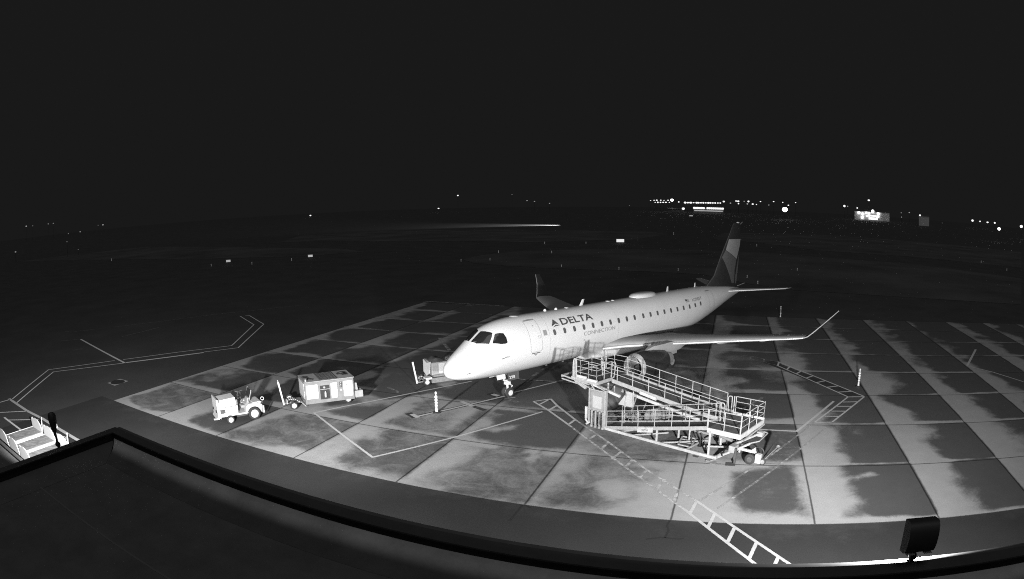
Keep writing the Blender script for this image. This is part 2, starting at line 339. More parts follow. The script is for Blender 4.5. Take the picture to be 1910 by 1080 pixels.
def concrete():
    m = bpy.data.materials.new('apron_concrete'); m.use_nodes = True; n = m.node_tree.nodes; l = m.node_tree.links; b = n['Principled BSDF']
    tc = n.new('ShaderNodeTexCoord'); sp = n.new('ShaderNodeSeparateXYZ'); l.new(tc.outputs['Object'], sp.inputs[0])
    def M(op, *a, cl=False):
        q = n.new('ShaderNodeMath'); q.operation = op; q.use_clamp = cl
        for i, x in enumerate(a):
            if isinstance(x, (int, float)): q.inputs[i].default_value = x
            else: l.new(x, q.inputs[i])
        return q.outputs[0]
    def noise(s, d, r=.6, dist=0.):
        q = n.new('ShaderNodeTexNoise'); q.inputs['Scale'].default_value = s; q.inputs['Detail'].default_value = d; q.inputs['Roughness'].default_value = r; q.inputs['Distortion'].default_value = dist
        l.new(tc.outputs['Object'], q.inputs['Vector']); return q.outputs['Fac']
    at = n.new('ShaderNodeAttribute'); at.attribute_name = 'damp_and_shade'
    d = M('ADD', at.outputs['Fac'], M('ADD', M('MULTIPLY', M('SUBTRACT', noise(.8, 9, .72, .8), .5), .75), M('MULTIPLY', M('SUBTRACT', noise(7, 6, .8, .3), .5), .35)))
    mr = n.new('ShaderNodeMapRange'); mr.interpolation_type = 'SMOOTHSTEP'; l.new(d, mr.inputs['Value'])
    mr.inputs['From Min'].default_value = .20; mr.inputs['From Max'].default_value = .78; mr.inputs['To Min'].default_value = .37; mr.inputs['To Max'].default_value = .088
    mott = M('ADD', .82, M('MULTIPLY', noise(.9, 8, .7), .36)); fine = M('ADD', .86, M('MULTIPLY', noise(22, 3, .8), .28))
    col = M('MULTIPLY', M('MULTIPLY', mr.outputs[0], mott), fine)
    wob = M('MULTIPLY', M('SUBTRACT', noise(1.6, 5, .7), .5), .05)
    def joint(ax):
        f = M('FRACT', M('DIVIDE', M('ADD', ax, wob), SL)); e = M('MINIMUM', f, M('SUBTRACT', 1., f)); return M('MULTIPLY', e, SL)
    j = M('MINIMUM', joint(sp.outputs[0]), joint(sp.outputs[1]))
    jm = n.new('ShaderNodeMapRange'); l.new(j, jm.inputs['Value']); jm.inputs['From Min'].default_value = .02; jm.inputs['From Max'].default_value = .06; jm.inputs['To Min'].default_value = .25; jm.inputs['To Max'].default_value = 1.
    col = M('MULTIPLY', col, jm.outputs[0])
    cb = n.new('ShaderNodeCombineColor')
    for k in ('Red', 'Green', 'Blue'): l.new(col, cb.inputs[k])
    l.new(cb.outputs[0], b.inputs['Base Color']); b.inputs['Roughness'].default_value = .75; b.inputs['Specular IOR Level'].default_value = .3
    bp = n.new('ShaderNodeBump'); bp.inputs['Strength'].default_value = .25; bp.inputs['Distance'].default_value = .01; l.new(noise(45, 3), bp.inputs['Height']); l.new(bp.outputs[0], b.inputs['Normal'])
    return m
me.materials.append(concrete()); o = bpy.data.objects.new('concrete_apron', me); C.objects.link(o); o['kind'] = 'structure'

# ------------------------------------------------------------------ painted markings
def paint_mat(name, v, worn):
    m = bpy.data.materials.new(name); m.use_nodes = True; n = m.node_tree.nodes; l = m.node_tree.links; b = n['Principled BSDF']
    tc = n.new('ShaderNodeTexCoord'); q = n.new('ShaderNodeTexNoise'); q.inputs['Scale'].default_value = 2.6; q.inputs['Detail'].default_value = 8; q.inputs['Roughness'].default_value = .75
    l.new(tc.outputs['Object'], q.inputs['Vector'])
    mr = n.new('ShaderNodeMapRange'); l.new(q.outputs['Fac'], mr.inputs['Value']); mr.inputs['From Min'].default_value = .40 + worn * .2; mr.inputs['From Max'].default_value = .46 + worn * .22
    mr.inputs['To Min'].default_value = max(0, 1 - worn * 1.7); l.new(mr.outputs[0], b.inputs['Alpha'])
    q2 = n.new('ShaderNodeTexNoise'); q2.inputs['Scale'].default_value = 6; q2.inputs['Detail'].default_value = 5; l.new(tc.outputs['Object'], q2.inputs['Vector'])
    m2 = n.new('ShaderNodeMapRange'); l.new(q2.outputs['Fac'], m2.inputs['Value']); m2.inputs['To Min'].default_value = v * .7; m2.inputs['To Max'].default_value = v * 1.25
    cb = n.new('ShaderNodeCombineColor')
    for k in ('Red', 'Green', 'Blue'): l.new(m2.outputs[0], cb.inputs[k])
    l.new(cb.outputs[0], b.inputs['Base Color']); b.inputs['Roughness'].default_value = .7
    return m
P_NEW = paint_mat('line_paint', .55, .0); P_OLD = paint_mat('worn_line_paint', .42, .45); P_BLK = paint_mat('black_line_backing', .045, .25); P_FAINT = paint_mat('faint_line_paint', .26, .45); P_BRIGHT = paint_mat('fresh_white_line_paint', .52, .0)
P_MID = paint_mat('scuffed_line_paint', .55, .36)
P_TAXI = paint_mat('taxi_line_paint', .75, .05)
_zc = [0]
def line(name, pts, wd, material, z=.020, world=False):
    p = [Vector((q[0], q[1], 0)) if world else at(*q) for q in pts]; mb = MB()
    L = []; R = []
    for i, q in enumerate(p):
        a = (p[i] - p[i - 1]) if i else (p[1] - p[0]); b = (p[i + 1] - p[i]) if i < len(p) - 1 else a
        a = a.xy.normalized(); b = b.xy.normalized(); t = (a + b).normalized(); nn = Vector((-t.y, t.x)); k = 1 / max(.35, nn.dot(Vector((-a.y, a.x))))
        L.append((q.x + nn.x * wd / 2 * k, q.y + nn.y * wd / 2 * k, z)); R.append((q.x - nn.x * wd / 2 * k, q.y - nn.y * wd / 2 * k, z))
    for i in range(len(p) - 1): mb.add([L[i], R[i], R[i + 1], L[i + 1]], [(0, 1, 2, 3)])
    o = mb.build('apron_marking' if name is None else name, material); o['kind'] = 'structure'
    return o
def along(a, b, t): return (a[0] + (b[0] - a[0]) * t, a[1] + (b[1] - a[1]) * t)
# parking envelope around the nose
line('envelope_line', [(880, 711.5), (823, 723), (770, 733.5), (640, 759), (586, 770.5), (695, 853.5), (848, 816), (1012, 768.5)], .13, P_NEW)
line('lead_in_line', [(956, 733), (1066, 705.5)], .14, P_NEW)
line('lead_in_backing', [(770, 778.5), (941, 740)], .34, P_BLK, .018)
line('lead_in_line', [(775, 778), (941, 739.5)], .17, P_NEW, .022)
line('stop_bar_backing', [(761, 771), (776, 779)], .45, P_BLK, .0185)
line('stop_bar', [(768, 773), (780, 779.5)], .28, P_NEW, .0225)
line('stop_bar', [(781, 780), (801, 789.5)], .26, P_FAINT, .0225)
line('stop_bar', [(861, 749.5), (883, 758.5)], .28, P_NEW, .0225)
line('stop_bar_backing', [(883, 758.5), (905, 766)], .30, P_BLK, .0185)
line('stop_bar', [(918, 736), (930, 739)], .3, P_NEW, .0225)
line('stop_bar_backing', [(913, 734), (938, 744)], .5, P_BLK, .0186)
line('stop_bar', [(941, 744), (962, 741.5)], .2, P_OLD, .0225)
line('stop_bar', [(950, 746), (967, 751)], .25, P_FAINT, .0225)
line('service_line', [(820, 630.5), (840, 656)], .28, P_OLD)
line('service_line', [(823, 629.8), (855, 624.5), (884, 620.5)], .14, P_FAINT)
line('service_line', [(790, 562), (865, 566.5), (940, 571)], .35, P_OLD)
line('service_line', [(700, 590.5), (780, 598), (850, 602)], .25, P_FAINT)
line('service_line', [(642, 609), (690, 613.5), (725, 617)], .25, P_OLD)
line('service_line', [(780, 599), (812, 600.5)], .4, P_OLD, .021)
line('service_line', [(858, 583), (918, 587)], .2, P_FAINT)
line('service_line', [(958, 706), (980, 708.5)], .12, P_OLD)
line('service_line', [(995, 709.5), (1040, 712), (1092, 716)], .14, P_OLD)
line('service_line', [(988, 707), (1018, 685)], .3, P_FAINT)
line('service_line', [(724, 723), (735, 728)], .18, P_OLD)
line('service_line', [(740, 728.5), (741.5, 733)], .16, P_OLD)
# pedestrian way painted as a ladder, from the nose to the terminal
def ladder(l0, l1, r0, r1, n, wd, rw, material, rung_mat, jitter=0., t0=0.):
    A = at(*l0); B = at(*l1); Cc = at(*r0); D = at(*r1)
    line('walkway_marking', [A, B], wd, material, .0235, True); line('walkway_marking', [Cc, D], wd, material, .0235, True)
    for k in range(n):
        t = (k + t0) / n; a = A.lerp(B, t); b = Cc.lerp(D, t); line('walkway_rung', [a, b], rw, rung_mat, .0225, True)
LW = [(995, 749.5), (1023, 766), (1060, 792.6), (1076, 808), (1121, 838.5), (1142, 857), (1165, 873), (1193, 891.5), (1223, 914), (1257, 938), (1275, 950), (1320, 985.5), (1357, 1012), (1397, 1043), (1419, 1061)]
RW = [(1027, 744.5), (1039, 757), (1073, 783.5), (1089, 794), (1135, 825.6), (1159, 842), (1181, 857.5), (1206, 877), (1240, 895), (1263, 917), (1300, 936), (1333.7, 957), (1370, 985), (1411, 1012.5), (1484.5, 1061)]
line('walkway_backing', [(1022, 743), (1060, 768)], .30, P_BLK, .0175)
line('walkway_marking', LW[:3], .13, P_NEW, .0235); line('walkway_marking', RW[:3], .13, P_NEW, .0235)
line('walkway_marking', [LW[2], LW[4], LW[7], LW[10]], .12, P_MID, .0235); line('walkway_marking', [RW[2], RW[4], RW[7], RW[10]], .12, P_MID, .0235)
line('walkway_marking', [LW[10], LW[14]], .135, P_BRIGHT, .0235); line('walkway_marking', [RW[10], RW[14]], .135, P_BRIGHT, .0235)
line('walkway_rung', [LW[0], RW[0]], .11, P_NEW, .022); line('walkway_rung', [(1006.7, 754.8), (1024.4, 745.5)], .12, P_NEW, .022)
for k in (1, 2): line('walkway_rung', [LW[k], RW[k]], .14, P_NEW, .0225)
for k in (4, 5, 6, 7, 8, 9): line('walkway_rung', [LW[k], RW[k]], .14, P_MID, .0225)
line('walkway_rung', [(1099.6, 820), (1112.6, 810)], .14, P_MID, .0225)
for a, b in (((1287, 958), (1299, 936)), ((1320, 985.5), (1333.7, 957)), ((1357, 1012), (1370, 985)), ((1397, 1043), (1411, 1012.5)), ((1443, 1058), (1452, 1039))): line('walkway_rung', [a, b], .14, P_BRIGHT, .0225)
# the walkway's far leg and its turn
ladder((1400, 670), (1449, 682), (1400, 665), (1451, 675), 2, .11, .14, P_FAINT, P_OLD)
line('walkway_marking', [(1378, 664), (1388, 668), (1400, 670)], .11, P_FAINT); line('walkway_marking', [(1380, 662.5), (1400, 665)], .11, P_FAINT)
line('walkway_backing', [(1432, 674.5), (1592, 738)], .95, P_BLK, .0172)
ladder((1449, 682), (1581, 740.5), (1451, 675), (1612, 740), 7, .12, .14, P_NEW, P_NEW, t0=.1)
line('walkway_marking', [(1612, 740.5), (1552, 788)], .12, P_NEW, .024); line('walkway_marking', [(1581, 741.5), (1519, 788.5)], .12, P_NEW, .024)
for a, b in (((1580, 741), (1611, 740.5)), ((1572, 750.5), (1600, 750)), ((1561, 758.5), (1589, 758.5)), ((1551, 767.5), (1579, 767.5)), ((1538, 777), (1566, 777.5)), ((1521, 788.5), (1552, 788))): line('walkway_rung', [a, b], .13, P_NEW, .0225)
line('service_line', [(1555, 749), (1486, 805), (1450, 803.5), (1412, 801)], .16, P_NEW)
line('service_line', [(1369, 772), (1422, 742)], .18, P_OLD); line('service_line', [(1330, 796), (1342, 790)], .18, P_OLD)
line('walkway_marking', [(1552, 788), (1493, 838), (1437, 880), (1337, 950)], .12, P_OLD, .024); line('walkway_marking', [(1519, 788.5), (1478, 820), (1438, 850), (1305, 935)], .12, P_OLD, .024)
for a, b in (((1436, 849), (1474, 849)), ((1412, 865), (1455, 866)), ((1462, 835), (1492, 835))): line('walkway_rung', [a, b], .12, P_FAINT, .0225)
# service road lines on the right
line('service_line', [(1820, 652), (1804, 682.5)], .22, P_NEW); line('service_line', [(1804, 683), (1850, 694), (1909, 712.5)], .14, P_NEW, .021)
# taxi lines on the dark asphalt at the left
for pts, wd, mm_ in (([(23.4, 744.5), (90.6, 690), (213.8, 673)], .13, P_TAXI), ([(230, 671), (330, 657.5), (432, 645), (440, 637.8), (473.6, 606), (448, 590)], .12, P_TAXI),
                ([(31.6, 751.4), (99.8, 694), (232, 677.5)], .13, P_TAXI), ([(233, 677), (380, 658)], .26, P_TAXI), ([(380, 657), (444.4, 649), (492, 605), (465.5, 589), (458, 588.5)], .12, P_TAXI),
                ([(233, 677.5), (156, 636), (150.7, 633)], .22, P_TAXI), ([(150.7, 633), (108, 636.5)], .1, P_FAINT), ([(-20, 757), (0, 751), (19, 745.5)], .14, P_TAXI),
                ([(17, 744), (51, 767), (79, 781), (148, 823), (160, 830)], .26, P_BRIGHT), ([(-5, 770), (51, 767.4)], .12, P_TAXI), ([(17, 784), (72, 782.8)], .12, P_TAXI), ([(8, 779), (40, 803)], .16, P_TAXI), ([(81, 799), (99, 798)], .12, P_BRIGHT),
                ([(107.8, 815.5), (123.5, 815)], .14, P_BRIGHT), ([(123.5, 814.5), (121, 826)], .16, P_BRIGHT),
                ([(122, 618), (130, 619.7), (177, 614.6)], .12, P_FAINT), ([(213.9, 610), (293, 600.7), (399, 587), (560, 570)], .14, P_FAINT), ([(228, 628), (262, 620), (297, 611)], .2, P_FAINT),
                ([(155, 650), (136, 654), (153, 652)], .08, P_FAINT)):
    line('taxi_line', pts, wd, mm_)
q = [(200.6, 714.8), (224, 707), (240, 711.3), (213.8, 720)]
o = tag(MB().add([tuple(at(*p) + Vector((0, 0, .02))) for p in q], [(0, 1, 2, 3)]).build('drain_frame', paint_mat('drain_concrete', .34, 0)), 'square pale drain surround with dark round cover, on dark asphalt', 'drain')
cx = sum((at(*p) for p in q), Vector()) / 4
MB().lathe((cx.x, cx.y, .022), (0, 0, 1), [(0, .62), (.012, .60)], 28).build('drain_cover', BLACK, o)
hp = at(1362, 866.5); MB().box(hp.x - .22, hp.x + .22, hp.y - .2, hp.y + .2, .016, .03).build('access_plate', DGREY)
tag(bpy.data.objects['access_plate'], 'small dark square access plate in the concrete beside the ramp', 'access plate')

# cracks where the asphalt meets the slabs
CR = mat('crack_filler', .018, .8)
for pts in ([(975, 941), (968, 950), (959, 962), (950, 972)], [(1251.6, 968), (1244, 980), (1247, 990), (1240, 1003)], [(1240, 1003), (1222, 1004), (1205, 1006)], [(1240, 1003), (1262, 1006), (1275, 1005)], [(975, 941), (990, 948)]): line('pavement_crack', pts, .075, CR, .0105)

# ------------------------------------------------------------------ terminal roof under the camera
RZ = 5.5; EY = -11.5; EX = 19.85
tb = empty('terminal_building', (EX, EY, 0), 0, 'dark flat terminal roof with a black parapet, filling the bottom of the view', 'building')
MB().box(.25, 50, -30, -.25, 0, RZ - .45).build('wall', MGREY, tb)
MB().box(.27, 49.9, -29.9, -.27, RZ - .42, RZ - .36).build('roof', ROOFM, tb)
m_ = MB()
for y in (-3.6, -6.9, -10.2): m_.box(1.0, 49, y, y + .05, RZ - .359, RZ - .354)
m_.build('membrane_seam', mat('seam_tape', .13, .8), tb)
# parapet and coping
m_ = MB(); m_.box(0, 50, -.24, 0, RZ - .45, RZ - .02); m_.box(0, .24, -30, -.24, RZ - .45, RZ - .02); m_.build('parapet', COPE, tb)
m_ = MB(); m_.box(-.02, 50, -.30, .02, RZ - .02, RZ + .01); m_.box(-.02, .30, -30, -.30, RZ - .02, RZ + .01); m_.build('coping', COPE, tb)
m_ = MB(); m_.box(-.02, 50, .022, .19, RZ - .10, RZ - .03); m_.build('drip_edge', mat('pale_flashing', .10, .5, var=.2), tb)
# sloped strip inside the parapet
def spill_band():
    m = ground_mat('flashing_painted_spill', .20, .25, 1.1, .2); n = m.node_tree.nodes; l = m.node_tree.links; b = n['Principled BSDF']
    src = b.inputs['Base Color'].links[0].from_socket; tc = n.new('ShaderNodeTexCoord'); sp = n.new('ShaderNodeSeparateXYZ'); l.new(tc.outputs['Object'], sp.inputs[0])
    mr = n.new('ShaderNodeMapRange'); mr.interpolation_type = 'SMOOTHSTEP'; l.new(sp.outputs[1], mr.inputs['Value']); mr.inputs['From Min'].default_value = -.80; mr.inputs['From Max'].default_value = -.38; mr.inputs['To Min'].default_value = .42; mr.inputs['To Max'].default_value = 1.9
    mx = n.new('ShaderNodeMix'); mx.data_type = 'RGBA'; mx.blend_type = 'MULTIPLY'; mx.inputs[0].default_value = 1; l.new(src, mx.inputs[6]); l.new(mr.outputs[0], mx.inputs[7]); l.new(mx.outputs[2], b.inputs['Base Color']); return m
CANT = spill_band()   # light spilling along the parapet, painted into the colour and fading inwards
prof = [(.0, .20), (.05, .14), (.14, .085), (.26, .04), (.42, .014), (.6, .007), (.95, .005)]
m_ = MB(); zb = RZ - .36
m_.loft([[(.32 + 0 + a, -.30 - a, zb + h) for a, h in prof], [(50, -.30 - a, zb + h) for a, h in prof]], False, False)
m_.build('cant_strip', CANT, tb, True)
m_ = MB(); m_.loft([[(.30 + a, -.33 - a, zb + h * .7 + .002) for a, h in prof], [(.30 + a, -30, zb + h * .7 + .002) for a, h in prof]], False, False); m_.build('cant_strip', ROOFM, tb, True)
for x in (21.7, 33.0): MB().box(x - .025, x + .025, -.32, .03, RZ + .012, RZ + .022).build('coping_joint', mat('joint_cover', .12, .6), tb)
lw = empty('side_wing', (-20, -13.70, 0), 0, 'low dark building wing beyond the baggage carts, in the lower left corner', 'building')
MB().box(.2, 35.8, -12, -.2, 0, 3.85).build('wall', MGREY, lw); MB().box(0, 36, -12, 0, 3.85, 3.95).build('roof', ROOFM, lw)
MB().box(0, 36, -.12, .03, 3.952, 4.02).build('roof_edge', COPE, lw)
MB().lathe((34.2, -1.1, 3.95), (0, 0, 1), [(0, .12), (.35, .12), (.36, .2), (.45, .2), (.5, .04)], 16).build('vent_pipe', LGREY, lw, True)
def floodlight(loc, head_z, az, tilt, area, spot, label, w_=.6, h=.55, grp='floodlights on the roof edge', narrow=False, cone=62, wide=2.4, stilt=-2, out=0.):
    t = empty('floodlight', loc, 0, label, 'floodlight', grp)
    R = Matrix.Rotation(az, 4, 'Z') @ Matrix.Rotation(tilt, 4, 'X')        # +Y is the beam
    T = Matrix.Translation(Matrix.Rotation(az, 4, 'Z') @ Vector((0, out, 0)) + Vector((0, 0, head_z))) @ R
    c = T.translation
    m = MB(); m.tube((0, 0, 0), (0, 0, .16), .035); m.tube((0, 0, .14), (c.x, c.y, head_z - h * .35), .04 if narrow else .06); m.lathe((0, 0, .13), (1, 0, 0), [(-.07, .05), (-.05, .075), (.05, .075), (.07, .05)], 12); m.box(-.07, .07, -.07, .07, 0, .02); m.build('stem', BLACK, t, True)
    m = MB(); m.T = T
    if narrow:
        m.loft([[(w_ * .5 * k * math.cos(a) * (1 + .0 * z), .02 + (w_ * .42 * k + .02) * math.sin(a), h * z) for a in [2 * math.pi * j / 20 for j in range(20)]] for z, k in ((-.75, .22), (-.5, .45), (-.2, .8), (.1, 1.), (.35, .98), (.46, .75), (.5, .35))]); m.build('housing', BLACK, t, True)
    else:
        prof = [(.10, -h / 2)] + [(-.10 - .16 * math.cos(a) ** .8, h / 2 * math.sin(a)) for a in [-math.pi / 2 + math.pi * k / 8 for k in range(9)]] + [(.10, h / 2)]
        m.loft([[(x, y, z) for y, z in prof] for x in (-w_ / 2, w_ / 2)]); m.build('housing', BLACK, t, True)
        for x0 in (-w_ * .42, w_ * .17):
            m = MB(); m.T = T
            for k in range(5): m.box(x0 + k * .035, x0 + k * .035 + .018, -.22, -.10, -h / 2 - .012, -h / 2 + .004)
            m.build('cooling_slot', LGREY, t)
    m = MB(); m.T = T; yl = w_ * .42 + .05 if narrow else .10; m.box(-w_ / 2 + .03, w_ / 2 - .03, yl - .002, yl + .004, -h * .3, h * .3); m.build('lens', glow('lamp_lens', 4), t)
    def put(L, M4):
        lo = bpy.data.objects.new('floodlight_beam', L); C.objects.link(lo); lo.parent = t; lo.matrix_local = M4
    B0 = T @ Matrix.Translation((0, yl + .015, 0)) @ Matrix.Rotation(math.radians(90), 4, 'X')
    if area:
        L = bpy.data.lights.new('floodlight_beam', 'AREA'); L.shape = 'RECTANGLE'; L.size = w_ - .08; L.size_y = h - .08; L.energy = area; put(L, B0)
    if spot:
        L = bpy.data.lights.new('floodlight_throw', 'SPOT'); L.energy = spot; L.spot_size = math.radians(cone); L.spot_blend = 1.; L.shadow_soft_size = .12 if narrow else .35
        put(L, Matrix.Translation(T.translation) @ Matrix.Rotation(az, 4, 'Z') @ Matrix.Rotation(math.radians(stilt), 4, 'X') @ Matrix.Translation((0, yl + .03, 0)) @ Matrix.Rotation(math.radians(90), 4, 'X') @ Matrix.Diagonal((wide, 1, 1, 1)))
    return t
floodlight((38.30, -11.42, RZ - .05), .55, math.radians(2), math.radians(-14), 4600, 33000, 'black floodlight seen from behind on the right of the roof edge')
floodlight((19.80, -13.67, RZ - .05), .74, math.radians(62), math.radians(-20), 0, 42000, 'black floodlight on a thin stem at the left corner of the roof, beside the carts', .27, .52, narrow=True, cone=68, wide=1, stilt=-20)
floodlight((20.9, -11.30, RZ - 1.1), .42, math.radians(17), math.radians(-10), 1900, 36000, 'floodlight below the roof edge at the left corner of the terminal front', out=.1)
#PART2
# ------------------------------------------------------------------ the airliner (local x runs aft from the nose, y to starboard)
ST = np.array([(.10,2.16,2.36,.10),(.16,2.0,2.50,.27),(.3,1.87,2.66,.45),(.6,1.74,2.90,.70),(1.0,1.66,3.16,.92),(1.5,1.60,3.48,1.13),(2.0,1.56,3.84,1.26),(2.6,1.53,4.25,1.37),(3.3,1.52,4.50,1.44),(4.2,1.51,4.66,1.49),(5.5,1.50,4.72,1.505),(9,1.50,4.70,1.505),(19.5,1.50,4.70,1.505),(21,1.56,4.70,1.49),(22.5,1.76,4.69,1.43),(24,2.08,4.66,1.30),(26,2.58,4.55,1.06),(28,3.06,4.38,.74),(29.5,3.38,4.18,.46),(30.5,3.56,4.03,.27),(31.0,3.68,3.90,.13)])
def pchip(x, k):
    X = ST[:, 0]; Y = ST[:, k]; h = np.diff(X); d = np.diff(Y) / h; m = np.zeros(len(X))
    for i in range(1, len(X) - 1):
        if d[i - 1] * d[i] > 0: w1 = 2 * h[i] + h[i - 1]; w2 = h[i] + 2 * h[i - 1]; m[i] = (w1 + w2) / (w1 / d[i - 1] + w2 / d[i])
    m[0] = d[0]; m[-1] = d[-1]
    i = int(np.clip(np.searchsorted(X, x) - 1, 0, len(X) - 2)); t = min(max((x - X[i]) / h[i], 0), 1)
    return float((2*t**3-3*t**2+1)*Y[i]+(t**3-2*t**2+t)*h[i]*m[i]+(-2*t**3+3*t**2)*Y[i+1]+(t**3-t**2)*h[i]*m[i+1])
_sc = {}
def sec(x):
    k = round(x, 3)
    if k not in _sc: _sc[k] = (pchip(x, 1), pchip(x, 2), pchip(x, 3))
    return _sc[k]
def surf(x, a, off=0., side=-1):
    zb, zt, hw = sec(x); return (x, side * (hw + off) * math.cos(a), .5 * (zb + zt) + (.5 * (zt - zb) + off) * math.sin(a))
HD = .525
SEAM2 = mat('faint_seam', .56, .5, var=.1)
plane = empty('passenger_jet', (3.614 * SL, 1.647 * SL, 0), math.radians(90) - HD, 'white twin-engine passenger jet parked on the concrete apron, its nose towards the camera', 'airliner')
m_ = MB(); NR = 64
xs = np.concatenate([.10 + (np.linspace(0, 1, 26) ** 1.7) * 3.4, np.arange(3.8, 20, .6), np.linspace(20.2, 31.0, 26)])
m_.loft([[surf(x, 2 * math.pi * k / NR) for k in range(NR)] for x in xs])
fus = m_.build('fuselage', AWHITE, plane, True)
def patch(name, poly, material, off=.008, side=-1, parent=None, step=.09):
    """a panel lying on the fuselage skin; poly in (station, angle)"""
    me = bpy.data.meshes.new(name); bm = bmesh.new(); vs = [bm.verts.new((p[0], p[1] * 1.5, 0)) for p in poly]; bm.faces.new(vs)
    bmesh.ops.triangulate(bm, faces=bm.faces)
    return _wrap(bm, me, name, material, off, side, parent, step)
def _wrap(bm, me, name, material, off, side, parent, step):
    xs_ = [v.co.x for v in bm.verts]; ys_ = [v.co.y for v in bm.verts]
    for ax, lo, hi in ((0, min(xs_), max(xs_)), (1, min(ys_), max(ys_))):
        c = lo + step
        while c < hi:
            nn = (1, 0, 0) if ax == 0 else (0, 1, 0); co = (c, 0, 0) if ax == 0 else (0, c, 0)
            bmesh.ops.bisect_plane(bm, geom=bm.verts[:] + bm.edges[:] + bm.faces[:], plane_co=co, plane_no=nn); c += step
    for v in bm.verts: v.co = surf(v.co.x, v.co.y / 1.5, off, side)
    bmesh.ops.recalc_face_normals(bm, faces=bm.faces)
    bm.faces.ensure_lookup_table()
    for f in bm.faces:
        if f.normal.y * side < 0: f.normal_flip()
    bm.to_mesh(me); bm.free(); me.materials.append(material); me.shade_smooth()
    o = bpy.data.objects.new(name, me); C.objects.link(o); o.parent = parent or plane
    return o
def rrect(cx, cy, w_, h, r, n=4):
    out = []
    for sx, sy, a0 in ((1, 1, 0), (-1, 1, 90), (-1, -1, 180), (1, -1, 270)):
        for k in range(n + 1):
            a = math.radians(a0 + 90 * k / n); out.append((cx + sx * (w_ / 2 - r) + r * math.cos(a), cy + sy * (h / 2 - r) + r * math.sin(a)))
    return out
def sk(poly): return [(x, y / 1.5) for x, y in poly]
def skin_text(txt, x0, x1, a0, cap, material, name='lettering', bold=.0, slant=0.):
    me = text_mesh(txt, cap / .70, bold=bold); px_ = [v.co.x for v in me.vertices]; k = (x1 - x0) / (max(px_) - min(px_)); mn = min(px_)
    bm = bmesh.new(); bm.from_mesh(me)
    for v in bm.verts: v.co = (x0 + (v.co.x - mn) * k + slant * v.co.y, a0 * 1.5 + v.co.y, 0)
    return _wrap(bm, bpy.data.meshes.new(name), name, material, .012, -1, plane, .06)
# cabin windows, port and starboard
for side in (-1, 1):
    for k in range(20):
        x = 6.78 + .8075 * k + (.12 if k >= 10 else 0)
        a = .385 - .004 * k
        patch('cabin_window', sk(rrect(x, a * 1.5, .215, .325, .095)), WINDOW, .006, side)
# flight deck windows
for side in (-1, 1):
    patch('windshield', [(1.78, 1.50), (2.44, 1.50), (2.62, 1.22), (2.78, 1.02), (2.60, .87), (2.32, .70), (2.10, .88), (1.86, 1.12)], GLASS, .008, side, step=.12)
    patch('side_window', [(2.86, .93), (3.12, .86), (3.30, .80), (3.36, .60), (3.34, .41), (3.22, .39), (2.95, .44), (2.53, .61), (2.50, .66)], GLASS, .008, side)
m_ = MB()
for s_ in (-1, 1):
    a = Vector(surf(1.84, 1.36, .03, s_)); b = Vector(surf(2.15, .86, .03, s_)); m_.tube(a, b, .012, 6)
m_.build('wiper', DGREY, plane)
# doors
def outline(name, poly, wd, material, side=-1):
    n = len(poly)
    me = bpy.data.meshes.new(name); bm = bmesh.new(); P = [Vector((x, a * 1.5, 0)) for x, a in poly]
    c = sum(P, Vector()) / n
    for i in range(n):
        a, b = P[i], P[(i + 1) % n]; d = (b - a).normalized(); nn = Vector((-d.y, d.x, 0)) * wd / 2
        bm.faces.new([bm.verts.new(v) for v in (a - nn, b - nn, b + nn, a + nn)])
    return _wrap(bm, me, name, material, .007, side, plane, .15)
for side in (-1, 1):
    dr = sk(rrect(5.30, .66, .86, 1.86, .12)); outline('door', dr, .022, SEAM, side)
    outline('door', sk(rrect(24.05, .55, .76, 1.70, .12)), .02, SEAM, side)
patch('door_top_gap', [(4.94, 1.02), (5.66, 1.02), (5.70, 1.075), (5.30, 1.10), (4.90, 1.075)], LETTERG, .009)  # grey strip along the top of the door
patch('door_sill', [(4.95, -.215), (5.60, -.215), (5.60, -.245), (4.95, -.245)], LETTER, .009)
patch('door_arrow', [(5.12, -.26), (5.42, -.26), (5.27, -.33)], LETTERG, .009)
outline('door_handle', sk(rrect(5.57, .49, .13, .15, .03)), .014, LETTERG)
patch('viewing_port', sk(rrect(5.34, 1.15, .05, .05, .02)), LETTER, .01)
patch('door_top_gap', [(23.75, .90), (24.30, .88), (24.32, .955), (24.0, .98), (23.74, .965)], LETTERG, .009)
patch('skin_seam', [(6.35, 1.4), (6.364, 1.4), (6.364, -1.1), (6.35, -1.1)], SEAM2, .006)
patch('skin_seam', [(12.3, 1.4), (12.314, 1.4), (12.314, -1.1), (12.3, -1.1)], SEAM2, .006)
patch('skin_seam', [(20.3, 1.4), (20.314, 1.4), (20.314, -1.1), (20.3, -1.1)], SEAM2, .006)
patch('tail_seam', [(24.55, .95), (24.58, .95), (24.58, -.9), (24.55, -.9)], SEAM, .008)
patch('hatch', sk(rrect(24.2, -1.33, .35, .10, .03)), LETTER, .008)
# lettering and emblem
patch('emblem', [(7.02, .90), (7.32, .615), (7.06, .70), (6.70, .615)], LETTER, .012); patch('emblem', [(6.76, .565), (7.05, .655), (7.30, .585), (7.04, .60)], LETTER, .012)
skin_text('DELTA', 7.50, 10.20, .605, .42, LETTER, bold=.012)
skin_text('CONNECTION', 9.10, 11.95, .045, .215, LETTERG, bold=.0, slant=.12)
skin_text('N298SY', 21.22, 22.62, .50, .25, LETTERG, 'registration', bold=.004)
skin_text('SkyWest', 2.86, 3.42, -.135, .09, LETTER, bold=.0)
patch('emblem_square', sk(rrect(6.05, .645, .27, .30, .02)), LETTERG, .009)
outline('emblem_square', sk(rrect(6.05, .645, .14, .15, .05)), .03, AWHITE)
